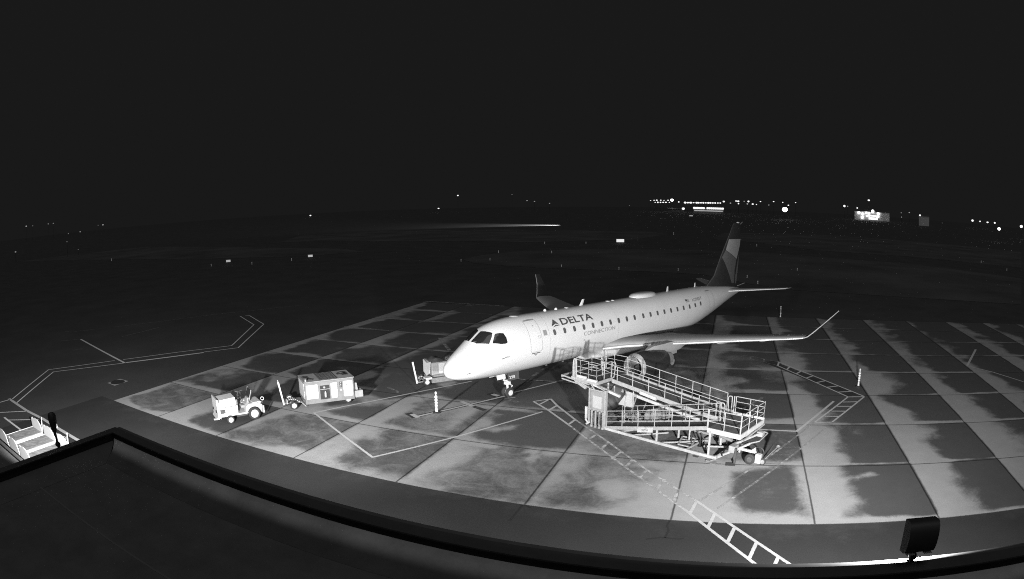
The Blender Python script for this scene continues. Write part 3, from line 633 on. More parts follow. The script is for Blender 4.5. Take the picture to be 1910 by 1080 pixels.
# flag
patch('flag', [(20.32, .70), (20.55, .69), (20.55, .61), (20.33, .62)], LETTER, .012)
for k in range(6):
    a0 = .70 - .028 * k; xl = 20.56 if k < 3 else 20.34; patch('flag', [(xl, a0), (20.78, a0 - .008), (20.79, a0 - .022), (xl, a0 - .014)], LETTERG, .012)
for x, a, r in ((1.31, .02, .035), (1.17, .92, .03), (3.7, .42, .02), (9.15, -.118, .05), (3.9, -.5, .03)): patch('static_port', sk(rrect(x, a * 1.5, r * 2, r * 2, r * .8)), SEAM if r > .02 else LETTERG, .009)
m_ = MB(); a = Vector(surf(1.02, -.24, 0)); m_.tube(a, a + Vector((-.02, -.10, -.01)), .018); m_.tube(a + Vector((.02, -.10, -.01)), a + Vector((-.20, -.12, -.03)), .014); m_.build('pitot_probe', MGREY, plane)
# aerials and dome
def blade(x, h, c, sweep, name='blade_aerial', z=None, t=.03):
    z0 = (sec(x)[1] if z is None else z) - .02
    m = MB(); m.loft([[(x, 0, z0), (x + c * .5, t, z0), (x + c, 0, z0), (x + c * .5, -t, z0)], [(x + sweep, 0, z0 + h), (x + sweep + c * .3, t * .5, z0 + h), (x + sweep + c * .6, 0, z0 + h), (x + sweep + c * .3, -t * .5, z0 + h)]])
    m.build(name, AWHITE, plane)
blade(10.2, .40, .34, .28); blade(19.5, .38, .28, .10); blade(23.3, .36, .24, .08)
for x, r, h in ((4.9, .28, .05), (7.3, .10, .14), (8.2, .10, .12), (9.1, .14, .06), (12.9, .16, .06), (13.4, .14, .06)):
    m_ = MB(); z = sec(x)[1] - .01; m_.lathe((x, 0, z), (0, 0, 1), [(0, r), (h * .6, r * .85), (h, r * .35), (h * 1.02, .01)], 16); m_.build('roof_fitting', AWHITE, plane, True)
m_ = MB(); z = sec(16.6)[1] - .06; rings = []
for t, k in ((0, 1), (.12, .98), (.22, .86), (.28, .62), (.30, .3), (.305, .02)): rings.append([(16.6 + 1.30 * k * math.cos(a) * (1.0 if math.cos(a) < 0 else 1.1), .62 * k * math.sin(a), z + t) for a in [2 * math.pi * j / 32 for j in range(32)]])
m_.loft(rings); m_.build('satellite_dome', AWHITE, plane, True)
m_ = MB(); z = sec(26.3)[1]; m_.loft([[(26.2 + .55 * k * math.cos(a), .16 * k * math.sin(a), z + .5 + t) for a in [2 * math.pi * j / 16 for j in range(16)]] for t, k in ((-.02, .02), (0, .5), (.08, .8), (.2, 1.), (.3, .7), (.34, .02))])
# wings
def airfoil(x, y, z, c, t, inc=0.):
    up = [(0, 0), (.02, .38), (.08, .72), (.25, 1.), (.45, .95), (.7, .6), (1., .03)]; lo = [(.85, -.08), (.6, -.30), (.35, -.5), (.12, -.45), (.03, -.28)]
    return [(x + u * c, y, z + v * t * c * .6 - inc * u * c) for u, v in up + lo]
def wing(side, name):
    S_ = side; root = empty_part(name)
    secs = [(11.15, 1.2, 1.98, 6.0, .13), (12.0, 2.4, 2.20, 5.1, .13), (13.5, 4.75, 2.45, 3.95, .12), (15.6, 8.3, 2.78, 2.85, .11), (17.55, 12.0, 3.10, 1.80, .10), (17.75, 12.35, 3.15, 1.66, .10)]
    secs = [(11.35, 1.2), ] and secs
    m = MB(); m.loft([airfoil(x, S_ * y, z, c, t) for x, y, z, c, t in secs]); ob = m.build(name, AGREY, plane, True)
    m = MB()
    for (x0, y0, z0, c0, t0), (x1, y1, z1, c1, t1) in zip(secs[:-1], secs[1:]):
        r0 = .016 * c0 + .02; r1 = .016 * c1 + .02; m.tube((x0 + r0 * .4, S_ * y0, z0), (x1 + r1 * .4, S_ * y1, z1), r0, 10, r1)
    m.build('leading_edge', LIP, ob, True)
    # winglet blended up and outwards
    wl = [(17.75, 12.35, 3.15, 1.66), (17.95, 12.58, 3.22, 1.52), (18.2, 12.80, 3.42, 1.32), (18.85, 13.5, 4.12, .85), (19.35, 14.25, 4.86, .48)]
    m = MB(); rings = []
    for i, (x, y, z, c) in enumerate(wl):
        a = wl[min(i + 1, 4)]; b = wl[max(i - 1, 0)]; d = Vector((0, a[1] - b[1], a[2] - b[2])).normalized(); nn = Vector((0, -d.z, d.y))
        if i == 0: nn = Vector((0, 0, 1))
        up = [(0, 0), (.04, .5), (.25, 1.), (.6, .7), (1., .03)]; lo = [(.7, -.3), (.3, -.6), (.05, -.4)]
        rings.append([(x + u * c, S_ * (y + nn.y * v * .055 * c), z + nn.z * v * .055 * c) for u, v in up + lo])
    m.loft(rings); m.build('winglet', NAVY, plane, True)
    m = MB()
    for i in range(4): x, y, z, c = wl[i]; x1, y1, z1, c1 = wl[i + 1]; m.tube((x + .01, S_ * y, z), (x1 + .01, S_ * y1, z1), .018 + .014 * c, 8, .016 + .012 * c1)
    m.build('winglet_leading_edge', AGREY, plane, True)
    for (x, y, z, L_) in ((15.6, 7.1, 2.52, 2.3), (17.0, 9.5, 2.76, 1.9)):
        m = MB(); m.lathe((x - .1, S_ * y, z), (1, 0, -.05), [(0, .02), (.15, .09), (.5, .15), (L_ * .5, .17), (L_ * .8, .10), (L_, .01)], 14); m.build('flap_track_fairing', AGREY, ob, True)
    # engine
    ey = S_ * 4.72; ez = 1.62
    m = MB(); m.lathe((9.95, ey, ez), (1, 0, -.02), [(.0, .70), (.25, .80), (.9, .86), (1.7, .84), (2.4, .74), (2.9, .64), (2.88, .58), (1.2, .6), (.35, .58)], 36, False); e = m.build('engine', NAVY, plane, True)
    m = MB(); m.lathe((9.95, ey, ez), (1, 0, -.02), [(.24, .805), (.06, .755), (-.03, .70), (-.04, .66), (.02, .61), (.30, .585), (.45, .58)], 36, False); m.build('inlet_lip', LIP, e, True)
    m = MB(); m.lathe((10.5, ey, ez), (1, 0, 0), [(0, .58), (.02, .57)], 36); m.build('fan_backing', BLACK, e)
    m = MB()
    for k in range(28):
        a = 2 * math.pi * k / 28; ca, sa = math.cos(a), math.sin(a); cb, sb = math.cos(a + .20), math.sin(a + .20)
        m.add([(10.36, ey + .14 * ca, ez + .14 * sa), (10.38, ey + .57 * ca, ez + .57 * sa), (10.47, ey + .57 * cb, ez + .57 * sb), (10.46, ey + .14 * cb, ez + .14 * sb)], [(0, 1, 2, 3)])
    m.build('fan', MGREY, e)
    m = MB(); m.lathe((10.12, ey, ez), (1, 0, 0), [(0, .01), (.08, .07), (.22, .13), (.3, .15)], 20); m.build('spinner', DGREY, e, True)
    m = MB(); m.lathe((12.5, ey, ez - .03), (1, 0, -.02), [(0, .52), (.7, .44), (1.1, .36), (1.12, .32), (.6, .30)], 28, False); m.lathe((12.9, ey, ez - .03), (1, 0, -.02), [(0, .2), (.6, .18), (1.1, .03)], 18); m.build('exhaust', MGREY, e, True)
    m = MB(); rr = []
    for x, zl, zu, hw in ((11.05, 2.30, 2.44, .05), (11.6, 2.28, 2.62, .16), (12.6, 2.15, 2.62, .22), (13.6, 1.95, 2.62, .24), (14.6, 1.95, 2.42, .22), (15.5, 2.2, 2.40, .10), (15.9, 2.34, 2.40, .03)):
        rr.append([(x, ey + hw, zu), (x, ey + hw * 1.0, (zu + zl) / 2), (x, ey + hw * .5, zl), (x, ey - hw * .5, zl), (x, ey - hw, (zu + zl) / 2), (x, ey - hw, zu)])
    m.loft(rr); m.build('pylon', AGREY, plane, True)
    # main gear
    gy = S_ * 2.62
    m = MB(); m.tube((16.2, gy, 2.3), (16.35, gy, .55), .10, 12); m.tube((16.35, gy - .34, .48), (16.35, gy + .34, .48), .06, 10); m.tube((15.6, gy - S_ * .5, 2.0), (16.3, gy, 1.0), .045, 8); m.tube((16.7, gy, 1.9), (16.55, gy, .75), .03, 8)
    mg = m.build('main_gear', LGREY, plane, True)
    for dy in (-.27, .27): wheel(mg, (16.35, gy + dy, .49), (0, -1, 0), .49, .30, LGREY, .5)
    m = MB(); m.hexa([(16.0, gy + S_ * .30, 1.0), (16.9, gy + S_ * .30, 1.0), (16.9, gy + S_ * .34, 1.0), (16.0, gy + S_ * .34, 1.0), (15.9, gy + S_ * .46, 2.0), (17.0, gy + S_ * .46, 2.0), (17.0, gy + S_ * .50, 2.0), (15.9, gy + S_ * .50, 2.0)]); m.build('gear_door', AGREY, mg)
def empty_part(n): return None
wing(-1, 'wing'); wing(1, 'wing')
# belly fairing
m_ = MB(); rings = []
for x, k in ((9.4, .05), (10.2, .45), (11.3, .85), (12.5, 1.), (16.5, 1.), (18., .85), (18.9, .5), (19.35, .08)):
    hw = 1.36 + .28 * k; zt = 1.75 + .42 * k; zb = 1.62 - .40 * k
    rings.append([(x, hw * math.copysign(abs(math.cos(a)) ** .7, math.cos(a)), (zt + zb) / 2 + (zt - zb) / 2 * math.copysign(abs(math.sin(a)) ** .8, math.sin(a))) for a in [2 * math.pi * j / 32 for j in range(32)]])
m_.loft(rings); m_.build('belly_fairing', AWHITE, plane, True)
# fin, rudder, tailplane
def finsec(z): # leading and trailing station at height z
    zs = (4.3, 4.74, 5.4, 6.92, 9.68); le = (24.6, 25.3, 26.35, 27.44, 29.70); te = (30.3, 30.35, 30.5, 30.72, 31.08)
    return float(np.interp(z, zs, le)), float(np.interp(z, zs, te))
def finpt(x, z, off, s_):
    a, b = finsec(z); u = min(max((x - a) / (b - a), 0), 1); t = .055 * (b - a) * (2.6 * math.sqrt(max(u, 0)) * (1 - u) + .03) * min(1, .35 + (9.68 - z) * .25 + .3); return (x, s_ * (t + off), z)
m_ = MB(); rings = []
us = [0, .01, .03, .08, .16, .3, .45, .6, .8, 1.]
for z in (4.2, 4.74, 5.1, 5.4, 6.2, 6.92, 7.8, 8.8, 9.5, 9.68):
    a, b = finsec(z); X = [a + u * (b - a) for u in us]
    rings.append([finpt(x, z, 0, 1) for x in X] + [finpt(x, z, 0, -1) for x in X[::-1][1:-1]])
m_.loft(rings); fin = m_.build('tail_fin', NAVY, plane, True)
def finpatch(name, poly, material):
    for s_ in (-1, 1):
        bm = bmesh.new(); bm.faces.new([bm.verts.new((x, z, 0)) for x, z in poly]); bmesh.ops.triangulate(bm, faces=bm.faces)
        for ax in (0, 1):
            c = (24, 4)[ax]
            while c < (32, 10)[ax]: bmesh.ops.bisect_plane(bm, geom=bm.verts[:] + bm.edges[:] + bm.faces[:], plane_co=(c, 0, 0) if ax == 0 else (0, c, 0), plane_no=(1, 0, 0) if ax == 0 else (0, 1, 0)); c += .15
        for v in bm.verts: v.co = finpt(v.co.x, v.co.y, .012, s_)
        me = bpy.data.meshes.new(name); bmesh.ops.recalc_face_normals(bm, faces=bm.faces); bm.to_mesh(me); bm.free(); me.materials.append(material); me.shade_smooth(); o = bpy.data.objects.new(name, me); C.objects.link(o); o.parent = fin
finpatch('fin_paint', [(28.70, 8.30), (30.95, 8.27), (30.85, 7.75), (30.15, 6.55), (28.10, 7.40)], TAILLITE)
finpatch('fin_paint', [(28.05, 7.38), (30.10, 6.53), (29.75, 5.6), (29.75, 4.5), (29.2, 4.5), (27.48, 6.80)], TAILMID)
finpatch('fin_paint', [(30.62, 6.9), (30.30, 6.1), (29.95, 5.0), (29.95, 4.4), (30.25, 4.4), (30.5, 5.6), (30.68, 6.8)], TAILMID)
for s_ in (-1, 1):
    secs = [(27.6, .45, 3.98, 2.7, .10), (28.2, 1.0, 4.0, 2.35, .10), (31.0, 4.85, 4.30, 1.0, .09), (31.2, 5.0, 4.32, .75, .06)]
    m_ = MB(); m_.loft([airfoil(x, s_ * y, z, c, t) for x, y, z, c, t in secs]); ob = m_.build('tailplane', AGREY, plane, True)
    m_ = MB(); m_.tube((27.62, s_ * .45, 3.98), (31.02, s_ * 4.85, 4.3), .065, 10, .035); m_.build('leading_edge', LIP, ob, True)
m_ = MB(); m_.tube((31.0, 0, 3.79), (31.35, 0, 3.84), .10, 12, .06); m_.tube((30.9, 0, 9.55), (31.35, 0, 9.75), .03, 8); m_.tube((30.6, 0, 4.15), (31.9, 0, 4.28), .035, 8); m_.build('tail_cone', MGREY, plane, True)
m_ = MB(); m_.box(30.35, 30.65, -.05, .05, 9.66, 9.76); m_.build('tail_light', WHITE, plane)
# nose gear
m_ = MB(); m_.tube((4.3, 0, 1.7), (4.39, 0, .40), .07, 12); m_.tube((4.39, -.25, .30), (4.39, .25, .30), .05, 10); m_.tube((3.7, 0, 1.55), (4.34, 0, .95), .04, 8); m_.box(4.22, 4.5, -.14, .14, .78, .95); m_.tube((4.45, 0, .8), (4.75, 0, .62), .03, 8); m_.tube((4.75, 0, .62), (4.5, 0, .42), .025, 8); m_.box(4.2, 4.36, -.2, .2, .98, 1.08)
ng = m_.build('nose_gear', WHITE, plane, True)
for s_ in (-1, 1):
    wheel(ng, (4.39, s_ * .17, .30), (0, -1, 0), .30, .17, WHITE, .55)
    m_ = MB(); m_.hexa([(3.35, s_ * .36, 1.28), (3.95, s_ * .36, 1.28), (3.95, s_ * .38, 1.28), (3.35, s_ * .38, 1.28), (3.35, s_ * .26, 1.6), (3.95, s_ * .26, 1.6), (3.95, s_ * .28, 1.6), (3.35, s_ * .28, 1.6)]); m_.build('gear_door', AWHITE, ng)
    m_ = MB(); m_.hexa([(4.15, s_ * .34, 1.08), (4.95, s_ * .34, 1.08), (4.95, s_ * .36, 1.08), (4.15, s_ * .36, 1.08), (4.15, s_ * .26, 1.6), (5.0, s_ * .26, 1.6), (5.0, s_ * .28, 1.6), (4.15, s_ * .28, 1.6)]); m_.build('gear_door', DGREY, ng)
m_ = MB(); m_.box(4.12, 4.16, -.2, .2, 1.12, 1.42); m_.build('number_plate', BLACK, ng)
flat_text('298', .17, .42, (4.22, -.385, 1.20), (1, 0, 0), (0, .25, 1), ng, WHITE, 'number')
for x, h in ((7.2, .16), (8.6, .18), (10.4, .34)): m_ = MB(); m_.loft([[(x, -.02, 1.52), (x + .22, 0, 1.52), (x, .02, 1.52)], [(x + .18, -.01, 1.52 - h), (x + .3, 0, 1.52 - h), (x + .18, .01, 1.52 - h)]]); m_.build('belly_aerial', AWHITE, plane)

RWHITE = mat('ramp_white_paint', .50, .4, var=.25, scale=3)
RGREY = mat('ramp_grey_paint', .27, .5, var=.3, scale=3)
# ------------------------------------------------------------------ the switchback boarding ramp (x along the ramp, y away from the camera)
rp = empty('boarding_ramp', (28.66, 9.01, 0), math.atan2(-3.0, 5.8), 'white switchback passenger boarding ramp with tubular handrails, parked beside the jet', 'boarding ramp')
def rail(name, pts, h=.90, mids=(.32, .61), posts=None, r=.021, z0=0.05, gap=1.0):
    """pts: deck-level polyline"""
    m = MB(); P = [Vector(p) for p in pts]
    for hh in (h,) + tuple(mids):
        for a, b in zip(P[:-1], P[1:]): m.tube(a + Vector((0, 0, hh)), b + Vector((0, 0, hh)), r if hh == h else r * .8, 8)
    for a, b in zip(P[:-1], P[1:]):
        n = max(1, round((b - a).length / gap))
        for k in range(n + 1): q = a.lerp(b, k / n); m.tube(q - Vector((0, 0, z0)), q + Vector((0, 0, h)), r * 1.05, 8)
    return m.build(name, GALV, rp, True)
LD = lambda u: .14 + (u - .2) * .2045           # lower deck height
UD = lambda u: 1.47 + (6.0 - u) * .119          # upper deck height
PZ = 1.42
# decks
m_ = MB(); m_.hexa([(.15, .06, LD(.15) - .03), (6.0, .06, PZ - .04), (6.0, 1.1, PZ - .04), (.15, 1.1, LD(.15) - .03), (.15, .06, LD(.15)), (6.0, .06, PZ), (6.0, 1.1, PZ), (.15, 1.1, LD(.15))]); m_.build('lower_ramp_deck', DECK, rp)
m_ = MB(); m_.bar((.15, .0, LD(.15) + .0), (6.0, .0, PZ), .05, .17); m_.bar((.15, 1.14, LD(.15)), (6.0, 1.14, PZ), .05, .15); m_.build('lower_ramp_side_beam', GALV, rp)
m_ = MB(); m_.box(6.0, 7.66, .04, 2.42, PZ - .04, PZ); m_.build('platform_deck', DECK, rp)
m_ = MB(); m_.box(5.98, 7.72, -.03, .03, PZ - .20, PZ + .02); m_.box(5.98, 7.72, 2.43, 2.49, PZ - .16, PZ + .10); m_.box(7.66, 7.72, .03, 2.43, PZ - .2, PZ + .02); m_.build('platform_edge_beam', RWHITE, rp)
m_ = MB(); m_.hexa([(-.5, 1.25, UD(-.5) - .04), (6.0, 1.25, UD(6) - .04), (6.0, 2.42, UD(6) - .04), (-.5, 2.42, UD(-.5) - .04), (-.5, 1.25, UD(-.5)), (6.0, 1.25, UD(6)), (6.0, 2.42, UD(6)), (-.5, 2.42, UD(-.5))]); m_.build('upper_ramp_deck', DECK, rp)
m_ = MB(); m_.bar((-.5, 1.2, UD(-.5) - .04), (6.0, 1.2, UD(6) - .04), .05, .20); m_.bar((-.5, 2.46, UD(-.5) - .02), (6.0, 2.46, UD(6) - .02), .05, .24); m_.build('upper_ramp_side_beam', GALV, rp)
TZ = 2.36
m_ = MB(); m_.box(-2.15, -.5, 0.05, 2.42, TZ - .04, TZ); m_.build('top_platform_deck', DECK, rp)
m_ = MB(); m_.box(-2.2, -.5, -.02, .04, TZ - .14, TZ + .03); m_.box(-2.2, -.5, 2.42, 2.48, TZ - .14, TZ + .03); m_.box(-.52, -.46, .04, 1.2, TZ - .14, TZ + .03); m_.build('top_platform_edge_beam', GALV, rp)
m_ = MB(); m_.box(-1.9, -1.2, .0, .06, TZ + .03, TZ + .16); m_.box(-1.1, -.5, -.04, .04, TZ - .02, TZ + .10); m_.build('kick_plate', RWHITE, rp)
# sliding bridge plate with bumper towards the aircraft
m_ = MB(); m_.box(-2.75, -2.2, .12, 2.3, TZ - .12, TZ - .08); m_.build('bridge_plate', DECK, rp)
m_ = MB(); m_.tube((-2.85, 0, TZ - .08), (-2.85, 2.45, TZ - .08), .075, 12); m_.build('bumper', RGREY, rp, True)
m_ = MB()
for y in (.0, 2.42): m_.bar((-2.85, y, TZ - .04), (-1.0, y, TZ - .20), .07, .07); m_.bar((-2.85, y, TZ - .22), (-1.0, y, TZ - .34), .06, .06)
m_.build('bridge_slide', GALV, rp)
# handrails
rail('handrail', [(.2, 0, LD(.2)), (5.95, 0, PZ)], .88)
rail('handrail', [(.3, 1.12, LD(.3)), (6.0, 1.12, PZ)], .86, (.5,))
rail('handrail', [(-1.15, 1.2, UD(-1.15) - .05), (5.7, 1.2, UD(5.7))], .80, (.40,))
rail('handrail', [(-.45, 2.44, UD(-.45)), (5.62, 2.44, UD(5.62))], .86, (.44,))
rail('platform_rail', [(5.99, 0, PZ), (7.66, 0, PZ)], .88, gap=.83)
rail('platform_rail', [(7.68, 0, PZ), (7.68, 2.46, PZ)], .88, gap=.83)
rail('platform_rail', [(6.1, 2.46, PZ), (7.68, 2.46, PZ)], .86, gap=.8)
rail('top_platform_rail', [(-1.98, 0, TZ), (-1.06, 0, TZ)], .95, gap=.92)
rail('top_platform_rail', [(-1.06, 0, TZ), (-.55, 0.02, TZ), (-.5, 1.15, TZ)], .85, (.30, .58), gap=.6)
rail('top_platform_rail', [(-2.2, 2.44, TZ - .02), (-.5, 2.44, TZ - .02)], .86, (.30, .60), gap=.85)
rail('top_platform_rail', [(-1.95, .40, TZ), (-1.95, 1.3, TZ), (-1.15, 1.25, TZ)], .80, (.28, .54), gap=.75)
# white weather panels at the doorway end, and gate hoops
for y in (.0, 2.40):
    m_ = MB(); pl_ = [(-.16, 0), (.12, 0), (.14, .95), (-.02, 1.02), (-.14, .85), (-.18, .55)]
    m_.prism([(p[0] * .6, p[1]) for p in pl_], (-2.10, y + (.08 if y < 1 else -.08), TZ - .05), (0, 1, 0), (0, 0, 1), (.05, 0, 0)); m_.build('gate_panel', RWHITE, rp)
    m_ = MB(); m_.tube((-1.96, y, TZ - .2), (-1.96, y, TZ + 1.0), .035); m_.tube((-1.86, y, TZ - .2), (-1.86, y, TZ + 1.0), .03); m_.build('gate_post', GALV, rp, True)
m_ = MB(); m_.path([(-.6, 1.2, TZ - .02), (-.5, 1.2, TZ + .78), (-.35, 1.2, TZ + .84), (-.28, 1.2, TZ + .7), (-.4, 1.2, TZ)], .022); m_.build('gate', GALV, rp, True)
m_ = MB(); m_.path([(5.75, 2.4, PZ), (5.68, 2.4, PZ + .75), (5.76, 2.4, PZ + .84), (5.9, 2.4, PZ + .84), (5.92, 2.4, PZ)], .026); m_.tube((6.02, 2.42, PZ - .1), (6.02, 2.42, PZ + .88), .03); m_.build('gate', GALV, rp, True)
m_ = MB(); m_.path([(5.72, 1.18, PZ), (5.70, 1.18, PZ + .8), (5.8, 1.18, PZ + .88), (6.1, 1.18, PZ + .86), (6.16, 1.18, PZ + .75), (6.16, 1.18, PZ)], .026); m_.tube((5.9, 1.18, PZ), (5.9, 1.18, PZ + .8), .03); m_.build('gate', GALV, rp, True)
# lifting mast on the near left
m_ = MB(); m_.box(-.86, .02, -.05, .03, .95, 1.92); m_.build('mast_panel', RGREY, rp)
m_ = MB(); m_.box(-.70, -.12, -.062, -.05, 1.05, 1.68); m_.build('mast_cover', AGREY, rp)
m_ = MB(); m_.box(-.96, -.88, -.07, .08, .25, 2.02); m_.box(.04, .14, -.07, .08, .05, 2.06); m_.box(-.88, .04, -.02, .06, .86, .95); m_.box(-.88, .04, -.02, .06, 1.92, 1.98); m_.build('mast_post', GALV, rp)
m_ = MB()
for x in (-.74, -.50, -.24, -.02): m_.tube((x, -.04, .05), (x, -.04, .92), .055, 12); m_.tube((x, -.04, .0), (x, -.04, .12), .085, 12)
m_.build('lift_cylinder', RGREY, rp, True)
m_ = MB(); m_.tube((-.56, -.10, .3), (-.56, -.10, .8), .03, 8); m_.tube((-.16, -.10, .25), (-.16, -.10, .78), .03, 8); m_.build('lift_rod', DGREY, rp, True)
m_ = MB(); m_.box(-1.20, -1.06, -.05, .05, .35, .98); m_.tube((-1.2, 0, .3), (-1.0, 0, .12), .05); m_.tube((-1.12, .0, .05), (-.9, .0, .2), .06); m_.build('mast_side_box', RWHITE, rp)
m_ = MB(); m_.bar((-1.55, 0, TZ - .2), (-.92, 0, 1.98), .05, .05); m_.bar((-1.9, 0, TZ - .16), (-1.2, 0, TZ - .42), .1, .14); m_.bar((-.9, 0, TZ - .12), (-.6, 0, 1.9), .05, .05); m_.bar((-.6, 0, TZ - .14), (.08, 0, 2.0), .05, .05); m_.tube((-.5, .9, TZ - .2), (-.5, .9, TZ - .6), .05); m_.tube((-.1, .9, TZ - .3), (-.1, .9, TZ - .6), .04); m_.build('mast_bracket', GALV, rp)
m_ = MB(); m_.prism([(0, 0), (.95, 0), (.95, .75), (.55, .78)], (.18, .9, 1.15), (1, 0, 0), (0, 0, 1), (0, .04, 0)); m_.build('gusset_plate', AGREY, rp)
m_ = MB(); m_.tube((.65, .9, 1.1), (.65, .9, 1.95), .03); m_.tube((1.1, .9, .3), (1.1, .9, 2.0), .03); m_.tube((.6, .9, .2), (.6, .9, 1.4), .025); m_.build('frame_upright', GALV, rp, True)
# lifting arms below the upper ramp
m_ = MB(); m_.bar((-.9, .1, TZ - .15), (.75, .3, 1.82), .12, .12); m_.build('lift_arm', RWHITE, rp)
m_ = MB(); m_.bar((.15, 1.22, 1.80), (4.85, 1.22, 1.22), .09, .14); m_.bar((.15, 2.3, 1.80), (4.85, 2.3, 1.22), .09, .14); m_.build('lift_arm', RWHITE, rp)
m_ = MB(); m_.bar((1.3, 1.2, 1.93), (2.3, 1.2, 1.78), .12, .16); m_.build('lift_arm', RWHITE, rp)
m_ = MB(); m_.tube((.73, 1.2, .55), (1.08, 1.2, 1.65), .035); m_.tube((.8, 2.2, .55), (1.2, 2.2, 1.65), .035); m_.build('hydraulic_strut', RGREY, rp, True)
# power pack between the ramps
m_ = MB(); m_.prism([(0, .30), (.18, .62), (.75, .80), (1.25, .60), (1.30, 0), (0, 0)], (1.35, 1.55, .35), (1, 0, 0), (0, 0, 1), (0, .75, 0)); pk = m_.build('power_pack', RGREY, rp)
m_ = MB()
for k in range(5): m_.box(2.25, 2.62, 1.535, 1.552, .40 + k * .09, .44 + k * .09)
m_.build('grille', DGREY, pk)
m_ = MB(); m_.box(-.2, 1.2, 1.5, 2.2, .28, .46); m_.tube((.1, 1.5, .5), (1.1, 1.6, .6), .05); m_.tube((.3, 1.4, .3), (.9, 1.3, .62), .04); m_.ring((.55, 1.1, .42), (0, 1, .3), .17, .015); m_.build('hydraulic_unit', MGREY, rp, True)
m_ = MB(); m_.tube((2.8, 1.6, 1.0), (3.8, 1.6, 1.02), .03); m_.path([(3.4, 1.6, 1.05), (3.9, 1.6, 1.04), (4.05, 1.6, .9), (4.05, 1.6, .55)], .035); m_.build('pipework', RGREY, rp, True)
# ground frame
m_ = MB(); m_.bar((.1, 0, .10), (6.6, 0, .10), .10, .13); m_.build('base_beam', RWHITE, rp)
m_ = MB(); m_.bar((6.55, 0, .12), (6.62, 2.55, .12), .10, .13); m_.build('base_end_beam', RWHITE, rp)
m_ = MB(); m_.bar((.1, 2.4, .14), (6.6, 2.4, .14), .08, .10); m_.bar((6.62, .0, .16), (7.66, 2.3, PZ - .14), .09, .10); m_.bar((6.62, 0, .14), (7.5, 1.4, .55), .09, .10); m_.build('base_back_beam', GALV, rp)
m_ = MB()
for a, b in (((1.0, .05, .12), (1.9, 1.3, .12)), ((1.8, .05, .12), (3.0, 1.4, .12)), ((3.5, .05, .13), (5.2, 1.6, .13)), ((4.9, .05, .12), (5.0, 2.4, .12)), ((6.2, .05, .12), (4.4, 2.3, .12)), ((5.6, .5, .3), (6.9, 1.2, .3))): m_.bar(a, b, .07, .07)
m_.build('cross_brace', GALV, rp)
m_ = MB()
for x, y, zt in ((3.25, 0, LD(3.25) - .05), (3.8, 1.1, LD(3.8)), (6.15, 0, PZ - .1), (6.15, 1.15, PZ - .1), (6.15, 2.4, PZ - .1), (4.4, 1.15, LD(4.4)), (7.2, 1.15, PZ - .1)): m_.box(x - .04, x + .04, y - .03, y + .03, .12, zt)
m_.build('support_post', RWHITE, rp)
m_ = MB()
for x in (4.6, 5.1, 6.6): m_.tube((x, 1.0, .05), (x, 1.0, .62), .035); m_.tube((x, 1.0, .0), (x, 1.0, .03), .12)
m_.build('levelling_jack', BLACK, rp, True)
m_ = MB(); m_.box(6.0, 6.5, 1.2, 1.9, .35, .8); m_.tube((6.2, .9, .8), (6.9, .8, .75), .07); m_.tube((6.1, 1.5, .9), (6.9, 1.4, .7), .05); m_.build('gearbox', MGREY, rp, True)
m_ = MB(); m_.box(6.28, 6.78, -.52, -.2, .0, .03); m_.box(6.3, 6.5, -.45, -.28, .03, .09); m_.tube((6.55, -.1, .05), (6.5, -.35, .06), .04); m_.build('ground_pad', MGREY, rp)
m_ = MB(); m_.box(5.45, 5.75, -.28, -.1, .0, .025); m_.build('ground_pad', DGREY, rp)
# sign board on the lower beam
m_ = MB(); m_.hexa([(2.12, -.035, LD(2.12) - .17), (3.02, -.035, LD(3.02) - .17), (3.02, -.028, LD(3.02) - .17), (2.12, -.028, LD(2.12) - .17), (2.12, -.035, LD(2.12) + .08), (3.02, -.035, LD(3.02) + .08), (3.02, -.028, LD(3.02) + .08), (2.12, -.028, LD(2.12) + .08)]); sb = m_.build('sign_board', RWHITE, rp)
flat_text('SkyWest', .08, .38, (2.38, -.040, LD(2.38) - .07), (1, 0, .2), (0, 0, 1), sb)
# end frame, slide rails and tow axle
m_ = MB(); m_.bar((7.74, .2, 1.1), (7.74, 2.5, 1.2), .06, .06); m_.bar((7.2, .3, .78), (7.95, 1.9, 1.02), .07, .09); m_.bar((7.0, -.2, .42), (7.9, .7, .85), .08, .09); m_.box(7.2, 7.5, -.05, .35, .55, .85); m_.box(7.75, 8.05, 1.7, 1.95, .85, 1.08); m_.build('end_frame', GALV, rp)
m_ = MB(); m_.path([(7.5, .6, .72), (8.1, 1.3, .80), (8.15, 2.1, .95), (7.6, 2.2, 1.0)], .03); m_.build('end_hoop', RGREY, rp, True)
m_ = MB(); m_.prism([(0, 0), (.5, 0), (.62, .35), (.1, .3)], (6.9, -.05, .28), (1, 0, .0), (0, .3, 1), (0, .04, 0)); m_.box(7.55, 7.62, -.1, 0., .1, .8); m_.build('hitch_plate', DGREY, rp)
m_ = MB(); m_.bar((7.15, .50, .60), (8.25, .80, .46), .10, .10); m_.build('tow_tongue', RWHITE, rp)
m_ = MB(); m_.prism([(0, 0), (.28, 0), (.25, .22)], (7.95, .72, .50), (1, 0, 0), (0, 0, 1), (0, .06, 0)); m_.build('tongue_bracket', RWHITE, rp)
ax = MB(); ax.bbox(8.32, 8.62, .46, .72, .10, .52, .04); ax = ax.build('axle_housing', RWHITE, rp)
wheel(ax, (8.12, .42, .25), (.15, -1, 0), .25, .17, DGREY, .5); wheel(ax, (8.68, .62, .17), (.35, -1, 0), .17, .09, MGREY, .6)
m_ = MB(); m_.ring((8.4, .75, .50), (0, 1, 0), .26, .03, 14); m_.build('mudguard', BLACK, rp)
m_ = MB(); m_.tube((8.74, .95, .40), (8.80, 1.55, .74), .05); m_.build('tow_handle', BLACK, rp, True)
